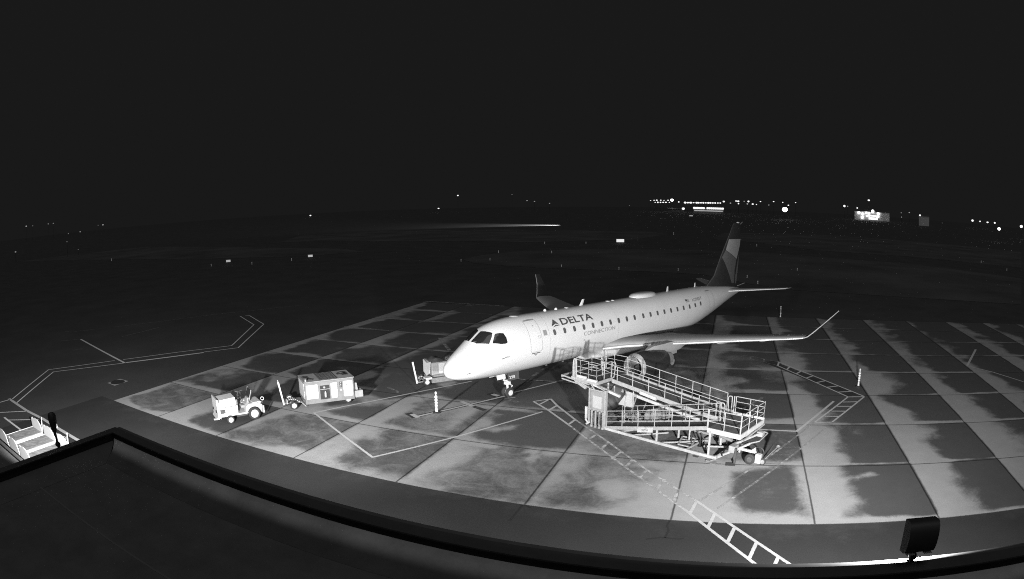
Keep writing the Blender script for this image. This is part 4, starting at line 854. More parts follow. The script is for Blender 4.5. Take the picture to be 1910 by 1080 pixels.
m_ = MB(); m_.bar((8.78, 1.45, .72), (8.84, 1.9, .95), .16, .10); m_.build('handle_grip', BLACK, rp)
m_ = MB(); m_.tube((8.72, .85, .25), (8.80, 1.95, .42), .022); m_.ring((8.82, 2.05, .45), (0, 0, 1), .08, .025, 16); m_.build('tow_bar', MGREY, rp, True)
# floor grate seen through the frame
_inv = Matrix.Rotation(-math.atan2(-3.0, 5.8), 4, 'Z')
hz = [tuple(_inv @ Vector((x - 28.66, y - 9.01, .10))) for x, y in ((32.72, 8.45), (33.40, 8.25), (33.25, 7.1), (32.62, 7.36))]
MB().add(hz, [(0, 1, 2, 3)]).build('floor_hatch', DECK, rp)
m_ = MB()
for k in range(4): m_.bar(Vector(hz[k]) + Vector((0, 0, .03)), Vector(hz[(k + 1) % 4]) + Vector((0, 0, .03)), .07, .04)
for k in (1, 2): m_.bar(Vector(hz[0]).lerp(Vector(hz[3]), k / 3) + Vector((0, 0, .03)), Vector(hz[1]).lerp(Vector(hz[2]), k / 3) + Vector((0, 0, .03)), .02, .02)
m_.build('hatch_frame', RWHITE, rp)

# ------------------------------------------------------------------ baggage tractor
tg = empty('baggage_tractor', (10.40, 1.87, 0), math.radians(60.8), 'white open baggage tractor with a boxy bonnet, nearest to the left corner of the concrete', 'tractor')
TW = 1.25   # width, y from 0 (near) to TW
m_ = MB(); m_.prism([(-.62, .62), (.50, .60), (.52, 1.10), (.48, 1.42), (-.45, 1.36), (-.62, 1.05)], (0, .16, 0), (1, 0, 0), (0, 0, 1), (0, TW - .32, 0)); bn = m_.build('bonnet', WHITE, tg)
m_ = MB(); m_.box(-.30, .40, .153, .16, 1.12, 1.15); m_.box(-.31, -.27, .150, .158, 1.05, 1.2); m_.build('bonnet_trim', MGREY, bn); flat_text('SkyWest', .07, .40, (-.05, .152, 1.22), (1, 0, 0), (0, 0, 1), bn)
m_ = MB(); m_.prism([(-.68, .40), (-.52, .36), (-.52, .98), (-.60, 1.44), (-.68, 1.46)], (0, .02, 0), (1, 0, 0), (0, 0, 1), (0, TW - .04, 0)); gp = m_.build('grille_panel', WHITE, tg)
m_ = MB(); m_.box(-.688, -.68, .35, .9, .66, .70); m_.build('grille_bar', LGREY, gp)
m_ = MB(); m_.lathe((-.70, .25, .75), (-1, 0, 0), [(0, .08), (.03, .08), (.04, .05)], 14); m_.build('headlight', GLASS, tg, True); m_ = MB(); m_.lathe((-.70, TW - .25, .75), (-1, 0, 0), [(0, .08), (.03, .08), (.04, .05)], 14); m_.build('headlight', GLASS, tg, True)
m_ = MB(); m_.box(-.76, -.60, .1, TW - .1, .32, .44); m_.box(-.92, -.74, .2, .34, .30, .36); m_.build('bumper', WHITE, tg)
m_ = MB(); m_.box(-.52, .52, .10, TW - .1, .42, .62); m_.box(-.2, .52, .04, .14, .56, .95); m_.box(.5, 1.15, .02, TW - .02, .44, .52); m_.box(.47, .55, .0, TW, .50, 1.0); m_.build('chassis', WHITE, tg)
m_ = MB(); m_.box(-.5, -.15, .08, .14, .62, .82); m_.box(.45, 1.1, .03, .2, .34, .43); m_.build('step', DGREY, tg)
m_ = MB(); # rear body and wheel arches
for y0, y1 in ((.0, .32), (TW - .32, TW)):
    arch = [(.98 + 0, .50), (1.05, .78)] + [(1.52 + .50 * math.cos(math.radians(a)), .38 + .50 * math.sin(math.radians(a))) for a in range(140, 10, -15)] + [(2.0, .42), (2.02, .82), (1.75, .98), (1.2, 1.0), (1.0, .86)]
    arch = [(1.0, .46)] + [(1.52 + .44 * math.cos(math.radians(a)), .34 + .44 * math.sin(math.radians(a))) for a in range(165, 0, -15)] + [(2.0, .36), (2.04, .80), (1.85, .94), (1.25, .96), (1.05, .84)]
    m_.prism(arch, (0, y0, 0), (1, 0, 0), (0, 0, 1), (0, y1 - y0, 0))
m_.box(1.1, 2.0, .32, TW - .32, .5, .90); m_.bbox(1.5, 2.02, .1, TW - .1, .90, .98); m_.build('rear_body', WHITE, tg)
m_ = MB(); m_.bbox(.85, 1.25, .30, .80, .72, .84, .04); m_.hexa([(1.15, .3, .8), (1.28, .3, .8), (1.28, .8, .8), (1.15, .8, .8), (1.28, .32, 1.22), (1.38, .32, 1.22), (1.38, .78, 1.22), (1.28, .78, 1.22)]); m_.build('seat', LGREY, tg)
m_ = MB(); m_.ring((.80, .55, 1.28), (-.6, 0, .8), .17, .016); m_.tube((.80, .55, 1.27), (.52, .55, 1.0), .022); st_ = m_.build('steering_wheel', BLACK, tg, True)
m_ = MB(); m_.box(.50, .62, .2, TW - .2, .9, 1.25); m_.build('dashboard', MGREY, tg)
m_ = MB(); m_.hexa([(1.30, .25, 1.02), (1.32, .25, 1.02), (1.32, 1.0, 1.02), (1.30, 1.0, 1.02), (1.52, .25, 1.62), (1.54, .25, 1.62), (1.54, 1.0, 1.62), (1.52, 1.0, 1.62)]); rk = m_.build('headrest_screen', BLACK, tg)
m_ = MB(); m_.tube((1.31, .24, .95), (1.55, .24, 1.66), .022); m_.tube((1.31, 1.01, .95), (1.55, 1.01, 1.66), .022); m_.build('screen_frame', LGREY, rk, True)
m_ = MB(); m_.path([(1.0, .7, .9), (.98, .7, 1.5), (.7, .8, 1.55)], .02); m_.path([(.8, 1.0, 1.0), (.9, 1.0, 1.45), (1.2, 1.0, 1.5)], .02); m_.build('control_lever', DGREY, tg, True)
for x, R_, w_ in ((0.04, .235, .17), (1.52, .37, .26)):
    for y, a in ((w_ / 2 - .02, -1), (TW - w_ / 2 + .02, 1)): wheel(tg, (x, y, R_), (0, a, 0), R_, w_, WHITE, .62)
m_ = MB(); m_.box(2.0, 2.14, .35, .9, .35, .52); m_.tube((2.1, .0, .35), (2.1, .0, .75), .05); m_.tube((2.15, .62, .5), (2.25, .62, .85), .02); m_.ring((2.27, .62, .96), (.3, 1, 0), .09, .02, 16); m_.build('tow_hitch', WHITE, tg, True)

# ------------------------------------------------------------------ ground service carts
def service_cart(loc, rz, label, name, L_, W_, z0, z1, big):
    t = empty(name, loc, rz, label, 'service cart')
    x0 = .73 if big else .35
    m = MB(); m.bbox(x0, x0 + L_, 0, W_, z0, z1, .03); m.build('body', BODY if big else LGREY, t)
    m = MB(); m.box(x0 - .03, x0 + L_ + .03, -.03, W_ + .03, z1 + .002, z1 + .035) if big else m.box(x0, x0 + L_, .02, W_ - .02, z1 + .002, z1 + .02); m.build('roof_panel', LGREY if big else MGREY, t)
    return t, x0
gt, x0 = service_cart((11.99, 5.77, 0), math.radians(50.6), 'large box-shaped ground power unit with white doors, between the tractor and the jet', 'ground_power_unit', 3.0, 1.75, .22, 1.50, True)
zt = 1.537
m_ = MB(); m_.box(x0 + .95, x0 + 2.05, .06, 1.69, zt, zt + .012); m_.build('roof_grille', DGREY, gt)
m_ = MB()
for k in range(14): m_.box(x0 + .98 + k * .076, x0 + 1.0 + k * .076, .08, 1.67, zt + .012, zt + .02)
m_.build('grille_slat', MGREY, gt)
m_ = MB(); m_.ring((x0 + 2.45, .95, zt + .03), (0, 0, 1), .20, .04, 18); m_.box(x0 + 2.5, x0 + 2.8, .6, 1.2, zt, zt + .03); m_.build('cable_coil', BLACK, gt)
m_ = MB(); m_.path([(x0 + .05, 1.1, zt + .02), (x0 + .3, .9, zt + .04), (x0 + .35, .5, zt + .03), (x0 + .6, .3, zt + .02)], .03); m_.box(x0 + .1, x0 + .35, .75, .9, zt, zt + .05); m_.build('cable', BLACK, gt)
m_ = MB(); m_.lathe((x0 + .12, .12, zt), (0, 0, 1), [(0, .06), (.1, .06), (.14, .03)], 12); m_.build('beacon', LGREY, gt, True)
for a, b, c, d in ((.08, .80, .52, 1.34), (1.58, 1.96, .44, 1.34), (2.34, 2.90, .44, 1.36)):
    m = MB(); m.prism(rrect(x0 + (a + b) / 2, (c + d) / 2, b - a, d - c, .05, 3), (0, -.012, 0), (1, 0, 0), (0, 0, 1), (0, -.025, 0)); dd = m.build('door', WHITE, gt)
    m = MB(); m.box(x0 + b - .01, x0 + b + .03, -.03, -.005, c + .12, c + .2); m.box(x0 + b - .01, x0 + b + .03, -.03, -.005, d - .2, d - .12); m.build('hinge', MGREY, dd)
    m = MB(); m.lathe((x0 + a + .1, -.04, (c + d) / 2 - .15), (0, -1, 0), [(0, .03), (.015, .02)], 10); m.build('latch', MGREY, dd)
flat_text('SkyWest', .06, .30, (x0 + 2.50, -.042, 1.10), (1, 0, 0), (0, 0, 1), gt)
m_ = MB(); m_.box(x0 + .92, x0 + 1.50, -.006, -.002, .42, 1.24); cp = m_.build('control_bay', BLACK, gt)
m_ = MB(); m_.box(x0 + .90, x0 + 1.52, -.02, -.008, .99, 1.02); m_.lathe((x0 + 1.22, -.06, .55), (0, 0, 1), [(0, .07), (.25, .07), (.32, .035), (.36, .03)], 14); m_.lathe((x0 + 1.18, -.02, 1.12), (0, -1, 0), [(0, .07), (.02, .06)], 16); m_.build('bottle', LGREY, cp, True)
m_ = MB(); m_.box(x0 + 2.12, x0 + 2.26, -.006, -.002, 1.0, 1.34); gg = m_.build('gauge_panel', BLACK, gt)
m_ = MB()
for z in (1.08, 1.18, 1.28): m_.lathe((x0 + 2.19, -.006, z), (0, -1, 0), [(0, .04), (.015, .035)], 14)
m_.lathe((x0 + 2.19, -.006, .84), (0, -1, 0), [(0, .08), (.015, .07)], 14); m_.build('gauge', LGREY, gg, True)
m_ = MB(); m_.box(x0 - .025, x0 - .003, .14, 1.62, .50, 1.42); m_.build('end_door', WHITE, gt)
# striped fender, tow bar, rear tray
m_ = MB(); F = [(-.42, .56), (-.30, .66), (.05, .68), (.45, .44), (.70, .16)]
for (a, b), (c, d) in zip(F[:-1], F[1:]): m_.bar((a, .12, b), (c, .12, d), .26, .03, (0, 1, 0)) if 0 else m_.hexa([(a, -.08, b - .03), (c, -.08, d - .03), (c, .30, d - .03), (a, .30, b - .03), (a, -.08, b), (c, -.08, d), (c, .30, d), (a, .30, b)])
m_.box(-.42, -.40, -.08, .30, .40, .56); fd = m_.build('fender', WHITE, gt)
m_ = MB()
for k in range(7):
    u = -.36 + k * .12; zz = float(np.interp(u, [p[0] for p in F], [p[1] for p in F])); z2 = float(np.interp(u + .05, [p[0] for p in F], [p[1] for p in F])); m_.hexa([(u, -.084, zz - .031), (u + .05, -.084, z2 - .031), (u + .05, .305, z2 - .031), (u, .305, zz - .031), (u, -.084, zz + .003), (u + .05, -.084, z2 + .003), (u + .05, .305, z2 + .003), (u, .305, zz + .003)])
m_.build('fender_stripe', BLACK, fd)
m_ = MB(); m_.bar((-.48, .85, .10), (-.70, .85, 1.50), .10, .05, (0, 1, 0)); m_.tube((-.70, .85, 1.48), (-.71, .85, 1.62), .022); m_.build('tow_bar', WHITE, gt)
m_ = MB(); m_.box(-.45, .85, .45, 1.25, .26, .34); m_.tube((-.45, .85, .16), (.1, .6, .30), .04); m_.tube((-.45, .85, .16), (.1, 1.1, .30), .04); m_.box(-.1, .0, .1, 1.6, .22, .30); m_.build('axle_frame', MGREY, gt)
m_ = MB(); m_.box(3.76, 4.24, 0, 1.5, .26, .30); m_.box(3.76, 4.24, -.0, .04, .26, .68); m_.box(4.20, 4.24, 0.04, 1.5, .26, .66); m_.box(3.76, 3.80, .04, 1.5, .26, .66); m_.build('rear_tray', LGREY, gt)
m_ = MB(); m_.prism([(0, 0), (.28, 0), (.22, .42), (.05, .46)], (3.74, .25, .66), (1, 0, 0), (0, 0, 1), (0, .5, 0)); m_.build('rear_box', LGREY, gt)
for x, y in ((0, .07), (0, 1.66), (3.32, .09), (3.32, 1.66)): wheel(gt, (x, y, .235), (0, -1 if y < 1 else 1, 0), .235, .16, WHITE, .62)
# second cart, half behind the nose
ct, x0 = service_cart((16.68, 13.35, 0), math.radians(48.9), 'smaller service cart with a white angled end panel, half hidden behind the jet nose', 'air_start_cart', 2.6, 1.35, .66, 1.42, False)
m_ = MB(); m_.prism([(0, 1.50), (.65, 1.30), (1.28, 1.42), (1.28, .62), (.75, .44), (.25, .70)], (.30, .03, 0), (0, 1, 0), (0, 0, 1), (-.04, 0, 0)); m_.build('end_panel', WHITE, ct)
m_ = MB(); m_.loft([[(.35 + .9 * t, .12 + .0, 1.42 + .0), (.35 + .9 * t, .30, 1.42 + .22 * math.sin(math.pi * (t * .8 + .1))), (.35 + .9 * t, .95, 1.42 + .24 * math.sin(math.pi * (t * .8 + .1))), (.35 + .9 * t, 1.2, 1.42)] for t in (0, .15, .4, .7, 1.)]); m_.build('hood', DGREY, ct, True)
m_ = MB(); m_.box(.80, 2.7, -.012, -.002, .74, 1.36); m_.build('side_door', WHITE, ct); flat_text('SkyWest', .08, .42, (1.12, -.016, 1.06), (1, 0, 0), (0, 0, 1), ct)
m_ = MB(); m_.box(1.5, 1.55, .2, 1.1, 1.442, 1.46); m_.box(1.65, 1.9, .2, 1.1, 1.442, 1.455); m_.box(2.0, 2.04, .2, 1.1, 1.442, 1.46); m_.build('roof_marking', LGREY, ct)
m_ = MB(); m_.hexa([(.32, .0, .14), (2.1, .0, .14), (2.1, 1.35, .14), (.32, 1.35, .14), (.32, .0, .44), (2.3, .0, .50), (2.3, 1.35, .50), (.32, 1.35, .44)]); m_.box(.45, 1.3, .05, 1.3, .5, .62); m_.build('chassis', MGREY, ct)
m_ = MB(); m_.box(-.10, .33, -.02, .40, .40, .52); m_.build('fender', WHITE, ct)
m_ = MB(); m_.bar((-.48, .55, .08), (-.72, .55, 1.5), .10, .05, (0, 1, 0)); m_.build('tow_bar', WHITE, ct)
m_ = MB(); m_.tube((-.46, .55, .14), (.0, .2, .26), .04); m_.tube((-.46, .55, .14), (.0, 1., .26), .04); m_.box(-.05, .05, .1, 1.3, .2, .28); m_.build('axle_frame', MGREY, ct)
for x, y in ((0, .07), (0, 1.28), (2.2, .07), (2.2, 1.28)): wheel(ct, (x, y, .235), (0, -1 if y < 1 else 1, 0), .235, .16, WHITE, .6)

# ------------------------------------------------------------------ channelizer posts
def post(loc, label):
    t = empty('delineator_post', loc, 0, label, 'traffic post', 'white delineator posts on the apron')
    MB().lathe((0, 0, 0), (0, 0, 1), [(0, .22), (.05, .21), (.07, .08)], 20).build('base', RUBBER, t, True)
    MB().lathe((0, 0, .03), (0, 0, 1), [(0, .085), (.25, .065), (.30, .05), (.95, .045), (1.02, .035), (1.04, .06), (1.14, .06), (1.17, .03)], 16).build('pole', WHITE, t, True)
    for z in (.42, .58, .74, .90): MB().lathe((0, 0, z), (0, 0, 1), [(-.06, .055), (-.045, .085), (.045, .085), (.06, .055)], 16).build('reflective_band', REFL, t, True)
    return t
post((19.59, 8.84, .015), 'white delineator post standing on the painted stop bar in front of the nose wheel')
post((43.92, 18.57, .015), 'reflective post beside the corner of the ladder-shaped walkway marking')
post((40.24, 43.9, .015), 'farthest reflective post, on dark asphalt beyond the wing tip')

# ------------------------------------------------------------------ flat baggage carts by the low wing
def bag_cart(loc, label):
    t = empty('baggage_cart', loc, 0, label, 'baggage cart', 'flat baggage carts parked side by side')
    W_, L_ = 1.62, 2.65
    m = MB(); m.box(0, W_, -L_, 0, .46, .50); m.build('bed', WOOD, t)
    m = MB(); m.box(W_ - .03, W_ + .10, -L_, 0, .40, .56); m.box(-.05, 0, -L_, 0, .40, .52); m.build('side_rail', WHITE, t)
    m = MB(); m.box(.1, W_ - .1, -L_ + .1, -.1, .34, .45); m.build('frame', MGREY, t)
    for y in (-L_ - .02, .0):
        pl_ = [(0, 0), (0, .42), (.06, .62), (.20, .66), (.36, .60), (.52, .68), (.80, .70), (1.15, .66), (1.45, .50), (1.60, .22), (1.64, 0)]
        m = MB(); m.prism([(a, b) for a, b in pl_], (-.02, y, .44), (1, 0, 0), (0, 0, 1), (0, .05, 0)); m.build('end_board', WHITE, t)
    for x in (.25, W_ - .25):
        for y in (-L_ + .4, -.4): wheel(t, (x, y, .19), (1 if x > .8 else -1, 0, 0), .19, .12, MGREY, .6)
    m = MB(); m.tube((W_ / 2, .05, .3), (W_ / 2, .35, .3), .035); m.tube((W_ / 2, .35, .3), (W_ / 2 + .1, .45, 1.15), .035); m.build('drawbar', WHITE, t, True)
    return t
bag_cart((1.50, -7.70, 0), 'flat baggage cart with rounded white end boards, farthest from the terminal roof')
bag_cart((3.52, -7.72, 0), 'middle baggage cart of the three, its plank bed fully lit')
bag_cart((5.42, -7.74, 0), 'baggage cart partly hidden behind the terminal roof edge')
dl = empty('tow_dolly', (7.05, -6.6, 0), 0, 'small wheeled dolly beside the baggage carts, at the roof edge', 'dolly')
MB().box(-.35, .35, -.3, .3, .2, .32).build('frame', MGREY, dl); MB().tube((.2, .2, .3), (.5, .6, .55), .04).build('handle', LGREY, dl, True)
for x in (-.3, .3): wheel(dl, (x, -.25, .16), (1, 0, 0), .16, .1, MGREY, .5)

# ------------------------------------------------------------------ taxiway signs and edge markers
def sign(px, py, label, w_=1.6, h=.6, lit=.35, az=0.):
    p = at(px, py); p.z = 0
    t = empty('taxiway_sign', p, math.atan2(CAM.x - p.x, -(CAM.y - p.y)) + az, label, 'sign', 'small lit taxiway signs')
    MB().box(-w_ / 2, w_ / 2, -.1, .1, .25, .25 + h).build('cabinet', DGREY, t)
    MB().box(-w_ / 2 + .05, w_ / 2 - .05, -.125, -.102, .30, .20 + h).build('face', glow('sign_face', lit), t)
    MB().box(-w_ * .35, -w_ * .3, -.03, .03, 0, .25).box(w_ * .3, w_ * .35, -.03, .03, 0, .25).build('leg', DGREY, t)
sign(426, 491, 'small lit sign, leftmost of the pair on the dark taxiway', 1.25, .62, .30)
sign(579, 481.5, 'small lit sign, rightmost of the pair on the dark taxiway', 1.25, .62, .36)
sign(1157, 453.5, 'small lit sign beyond the grass, above the rear of the cabin roof', 2.4, 1.0, .75)
p = Vector((-40, 470, 0))
d_ = at(1289, 402.5) - CAM; d_ = d_ / d_.xy.length * 420; p = CAM + d_; p.z = terrain_z(p.x, p.y)
zz = CAM.z + d_.z
t = empty('taxiway_sign', p, math.radians(4), 'faint sign far away below the rows of distant lights', 'sign', 'small lit taxiway signs')
MB().box(-1.3, 1.3, -.1, .1, zz - p.z - .35, zz - p.z + .45).build('cabinet', DGREY, t); MB().box(-1.2, 1.2, -.13, -.102, zz - p.z - .3, zz - p.z + .4).build('face', glow('sign_face', .3), t); MB().box(-1, -.9, -.05, .05, 0, zz - p.z - .35).box(.9, 1, -.05, .05, 0, zz - p.z - .35).build('leg', DGREY, t)
mk = None
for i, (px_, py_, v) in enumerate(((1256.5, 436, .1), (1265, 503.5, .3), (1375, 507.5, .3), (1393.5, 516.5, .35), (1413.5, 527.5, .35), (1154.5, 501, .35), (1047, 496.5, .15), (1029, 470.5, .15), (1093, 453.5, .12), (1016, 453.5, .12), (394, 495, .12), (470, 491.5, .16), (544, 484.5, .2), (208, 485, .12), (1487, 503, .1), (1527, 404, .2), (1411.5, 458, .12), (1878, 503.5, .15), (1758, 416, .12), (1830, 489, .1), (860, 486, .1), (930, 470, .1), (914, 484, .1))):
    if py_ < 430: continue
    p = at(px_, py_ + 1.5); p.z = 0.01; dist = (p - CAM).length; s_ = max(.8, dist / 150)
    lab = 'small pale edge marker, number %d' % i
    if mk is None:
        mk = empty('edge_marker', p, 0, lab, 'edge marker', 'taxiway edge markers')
        MB().lathe((0, 0, 0), (0, 0, 1), [(0, .10), (.02, .10), (.03, .035), (.30, .035), (.32, .055), (.50, .055), (.52, .02)], 10).build('reflector', glow('edge_marker_glow', .12), mk, True); q = mk  # light the marker reflects is put in as a faint glow
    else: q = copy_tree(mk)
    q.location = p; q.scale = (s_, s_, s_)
    q['label'] = 'tiny pale taxiway edge marker on the dark airfield'

# lit strip of grass far out
P0 = at(905, 421.5); P1 = at(1063, 421)
gl = empty('field_light', (P1.x, P1.y, 0), 0, 'field light on a pole at the end of the far bright strip of grass', 'field light')
MB().box(-.25, .25, -.2, .2, 4.2, 4.8).build('housing', DGREY, gl); MB().tube((0, 0, 0), (0, 0, 4.2), .08).build('stem', DGREY, gl)
Ls = bpy.data.lights.new('field_beam', 'SPOT'); Ls.energy = 260000; Ls.spot_size = math.radians(75); Ls.spot_blend = .8; Ls.shadow_soft_size = .2
lo = bpy.data.objects.new('field_beam', Ls); C.objects.link(lo); lo.parent = gl; lo.location = (-.4, 0, 4.5)
lo.rotation_euler = Vector((P0.x - P1.x, P0.y - P1.y, -4.)).to_track_quat('-Z', 'Y').to_euler()

# ------------------------------------------------------------------ far lights and buildings
def far(px, py, D):
    """a point seen towards a pixel, D metres away over the ground"""
    q = at(px, py) if False else None
    u = (px - 955) / 1000; v = (540 - py) / 1000; r = math.hypot(u, v); th = K1 * r + K3 * r ** 3
    d = math.cos(th) * _f + math.sin(th) * (u * _r2 + v * _u2) / r
    return CAM + d * (D / d.xy.length)
G_ = {s: glow('lamp_glow', s) for s in (.12, .3, 1.2, 4.)}
heads = {}
def lamp(px, py, size, s, D=620, row=None, lab=None, flat=1.):
    """size: seen width in photograph pixels"""
    p = far(px, py, D); R_ = size * random.uniform(.75, 1.2) * .00086 * D / 2; flat = random.uniform(.7, 1.1); gz = terrain_z(p.x, p.y); h = max(1., p.z - gz)
    t = empty('field_lamp', (p.x, p.y, p.z - h), 0, lab, 'lamp', row)
    key = (round(h), s)
    MB().tube((0, 0, 0), (0, 0, h - R_ * .6), .10, 6).build('pole', DGREY, t)
    MB().loft([[(R_ * k * math.cos(a), R_ * k * math.sin(a), h + R_ * flat * z_) for a in [2 * math.pi * j / 10 for j in range(10)]] for z_, k in ((-.7, .3), (-.3, .9), (.15, 1.), (.6, .7), (.75, .1))]).build('lamp_head', G_[s], t, True)
B1 = 'lamp in the bright double row at the left end of the distant lights'
for x, y, z in [(1213.5, 374, 2.2), (1220, 373.6, 2.6), (1225, 373.5, 3.4), (1232.5, 373.5, 3.6), (1238.5, 373.8, 2.6), (1246, 373.6, 4.)]: lamp(x, y, z, 1.2, row='upper row of small distant lamps', lab='small distant lamp in the upper row at the left end of the skyline lights')
lamp(1253.5, 373.3, 6.5, 4., lab='brightest lamp at the right end of the short double row of distant lights')
for x in (1222, 1227, 1232, 1237, 1242, 1248.5): lamp(x, 377.5, 3., 1.2, row='lower row of small distant lamps', lab='small distant lamp in the lower row at the left end of the skyline lights')
lamp(1266, 376.7, 3.2, 1.2, lab='single distant lamp between the two groups of skyline lights')
for x, z in ((1278, 6), (1283, 4), (1288.5, 6), (1294, 4), (1299.5, 4.5), (1303, 4.5), (1307.5, 4), (1312, 3.6), (1316.5, 3.8), (1321, 4), (1325, 4), (1329.5, 3.4), (1334, 3.8), (1339, 4), (1343.5, 4.2)): lamp(x, 378 + (x - 1278) * .012, z, 1.2, row='long row of closely spaced distant lamps', lab='distant lamp in the long close row over the lit hangar')
lamp(1350, 376, 3.8, 1.2, lab='distant lamp just right of the long close row')
for x, y, z, s in ((1373, 375, 3, 1.2), (1377, 375.5, 4, 1.2), (1388, 375.5, 2.4, .3), (1396, 375.8, 3.4, 1.2), (1362.5, 379, 3, .3), (1377.5, 380, 3.6, 1.2), (1394, 380.5, 2.8, .3), (1404, 380.7, 3.6, 1.2), (1411, 381.5, 2.4, 1.2), (1418.5, 376, 3.6, 1.2), (1443, 376, 3.6, 1.2), (1460, 377.6, 3, 1.2), (1484, 378, 3, 1.2), (1470.5, 383, 3, 1.2), (1434, 382.5, 3, .3)): lamp(x, y, z, s, row='scattered lamps on the skyline', lab='small distant lamp scattered right of the long row, above the tail fin')
lamp(1464, 391, 11, 4., D=520, lab='very bright distant floodlight right of the tail fin')
for x, y, z, s in ((1575, 384.4, 4.4, 1.2), (1581, 384.8, 3, .3), (1599, 388, 3.4, 1.2), (1620.5, 373.6, 4.2, 1.2), (1681, 397, 2.6, .3), (1696, 396.5, 3.2, .3), (1681.5, 405, 2.4, .3), (1757.5, 416, 2.2, .12)): lamp(x, y, z, s, row='lamps round the lit building', lab='small distant lamp near the brightly lit building on the right')
lamp(1716, 401.6, 4.6, 1.2, D=560, lab='distant lamp at the corner of the small dim block on the right')
for x, y, z in ((1814, 411.5, 4.5), (1828, 413, 3.4), (1842, 414.8, 4.6), (1855.5, 415.8, 3.6)): lamp(x, y, z, 1.2, row='four lamps in a sloping line at the far right', lab='distant lamp in the sloping line of four at the far right')
lamp(1863.5, 427, 6, 4., D=420, lab='bright distant lamp below the sloping line of four at the far right')
lamp(1905, 422.5, 7, 4., D=480, lab='bright distant lamp at the right edge of the view')
for x, y, z, s in ((854, 364.7, 4, 1.2), (818, 388.8, 4.4, 1.2), (983, 374.3, 3, .3), (997, 375.6, 2.6, .3), (1025, 379.3, 3, .3), (1126.5, 413.5, 2.6, .12), (1174, 383.5, 2, .12), (955, 363, 2, .12)): lamp(x, y, z, s, row='sparse lamps on the dark horizon over the jet', lab='lone faint lamp on the dark horizon above the front of the jet')
for x, y, z, s in ((579, 402, 4, 1.2), (571.5, 414, 4, .3), (500.5, 418, 3.6, .12), (490.5, 423.3, 3, .12), (433, 428.5, 2.4, .12), (353.5, 438, 2.4, .3), (192, 419.5, 3, .3), (183, 420.3, 2.2, .12), (49, 422, 3.6, .3), (61, 421.3, 2.4, .12), (90, 417.7, 2.6, .12), (99.5, 416.8, 2.4, .12), (149.5, 432.4, 2.8, .3), (127.5, 435.8, 2.8, .12), (125, 451, 2.2, .12), (146, 465.5, 2.2, .12), (29, 470, 3.4, .12)): lamp(x, y, z, s, D=620 if y < 440 else 300, row='sparse lamps on the dark horizon at the left', lab='lone faint lamp in the dark far left of the airfield')
# long low lit hangar
def block(px0, py0, px1, py1, D, depth, label, faces, name='hangar', roof=True):
    a = far(px0, py1, D); b = far(px1, py1, D); c = far(px0, py0, D); base = min(terrain_z(a.x, a.y), a.z); wd = (b - a).xy.length; ht = c.z - base
    t = empty(name, (a.x, a.y, base), math.atan2(b.y - a.y, b.x - a.x), label, 'building')
    MB().box(0, wd, 0, depth, 0, ht).build('wall', faces, t); MB().prism([(-.3, 0), (depth / 2, depth * .12), (depth + .3, 0)], (-.3, 0, ht), (0, 1, 0), (0, 0, 1), (wd + .6, 0, 0)).build('roof', DGREY, t)
    return t, wd, ht
hb, wd, ht = block(1293, 387.5, 1350, 393, 600, 14, 'long low hangar with a row of wall lights, below the long row of distant lamps', mat('hangar_wall', .3))
for k in range(16):
    if k == 6: continue
    x = wd * (k + .5) / 16; z = ht + .1; MB().lathe((x, -.6, z - .2), (0, 0, 1), [(-.9, .3), (-.5, 1.0), (.6, 1.0), (.9, .3)], 8).build('wall_light', G_[1.2], hb, True)
MB().box(1, wd - 1, -.06, -.02, max(.2, ht - 3.1), max(.6, ht - 2.2)).build('lit_door_strip', G_[.3], hb)
hc, wd, ht = block(1246, 390, 1276, 392, 600, 10, 'low dark shed left of the long lit hangar', mat('shed_wall', .3), 'shed')
lamp(1274.5, 389.3, 5, 1.2, D=590, lab='distant lamp left of the long low hangar, below the rows')
bb, wd, ht = block(1594, 393.5, 1659, 404.8, 600, 18, 'brightly lit distant building with flat pale end wall, right of the tail fin', glow('wall_glow', .05), 'lit_building')  # lamplight on this wall is put in as a faint glow of its own
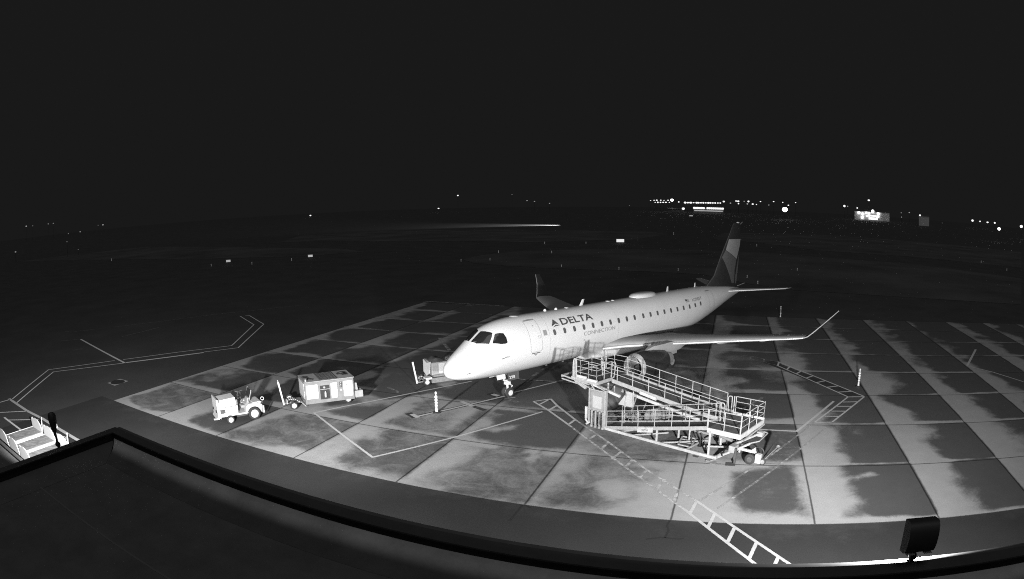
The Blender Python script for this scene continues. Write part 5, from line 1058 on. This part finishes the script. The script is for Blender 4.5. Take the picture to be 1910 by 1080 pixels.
for x_, z_, s_ in ((.12, .85, 1.2), (.23, .72, 1.1), (.33, .9, .8), (.22, .3, 1.1), (.41, .85, 1.), (.52, 1.1, 1.5), (.68, .85, 1.2), (.36, .5, .7), (.68, .5, .8)):
    MB().lathe((wd * x_, -.8, ht * z_), (1, 0, 0), [(-s_, .2 * s_), (-.5 * s_, .9 * s_), (.5 * s_, .9 * s_), (s_, .2 * s_)], 10).build('wall_light', G_[4.], bb, True)
MB().box(wd * .40, wd * .66, -.08, -.02, ht * .10, ht * .62).build('lit_doorway', G_[1.2], bb); MB().box(wd * .44, wd * .62, -.16, -.1, ht * .38, ht * .46).build('door_rail', DGREY, bb)
bc, wd, ht = block(1714, 403, 1733, 409.5, 560, 12, 'small dim block right of the brightly lit building', glow('dim_wall_glow', .02), 'storage_block')  # wall glows faintly in place of light falling on it

# ------------------------------------------------------------------ tell the look-alikes apart
ORD = 'first second third fourth fifth sixth seventh eighth ninth tenth eleventh twelfth thirteenth fourteenth fifteenth sixteenth seventeenth eighteenth nineteenth twentieth twenty-first twenty-second twenty-third twenty-fourth'.split()
def by_place(group, phrase):
    L_ = [o for o in bpy.data.objects if o.get('group') == group and o.parent is None and o.type == 'EMPTY']
    def azim(o): d = o.location - CAM; return math.atan2(d.dot(_r), d.dot(Vector((_f.x, _f.y, 0)).normalized()))
    for k, o in enumerate(sorted(L_, key=azim)): o['label'] = phrase % ORD[k]
by_place('upper row of small distant lamps', '%s lamp from the left in the upper row of the skyline\'s left cluster')
by_place('lower row of small distant lamps', '%s lamp from the left in the lower row of the skyline\'s left cluster')
by_place('long row of closely spaced distant lamps', '%s lamp from the left in the long close row over the lit hangar')
by_place('scattered lamps on the skyline', '%s from the left of the scattered skyline lamps above the tail fin')
by_place('lamps round the lit building', '%s from the left of the small lamps near the bright building')
by_place('four lamps in a sloping line at the far right', '%s lamp in the sloping line of four at the far right')
by_place('sparse lamps on the dark horizon over the jet', '%s from the left of the faint lone lamps above the jet\'s nose')
by_place('sparse lamps on the dark horizon at the left', '%s from the left of the faint lamps in the dark left distance')
by_place('taxiway edge markers', '%s tiny pale edge marker from the left, on the dark airfield')
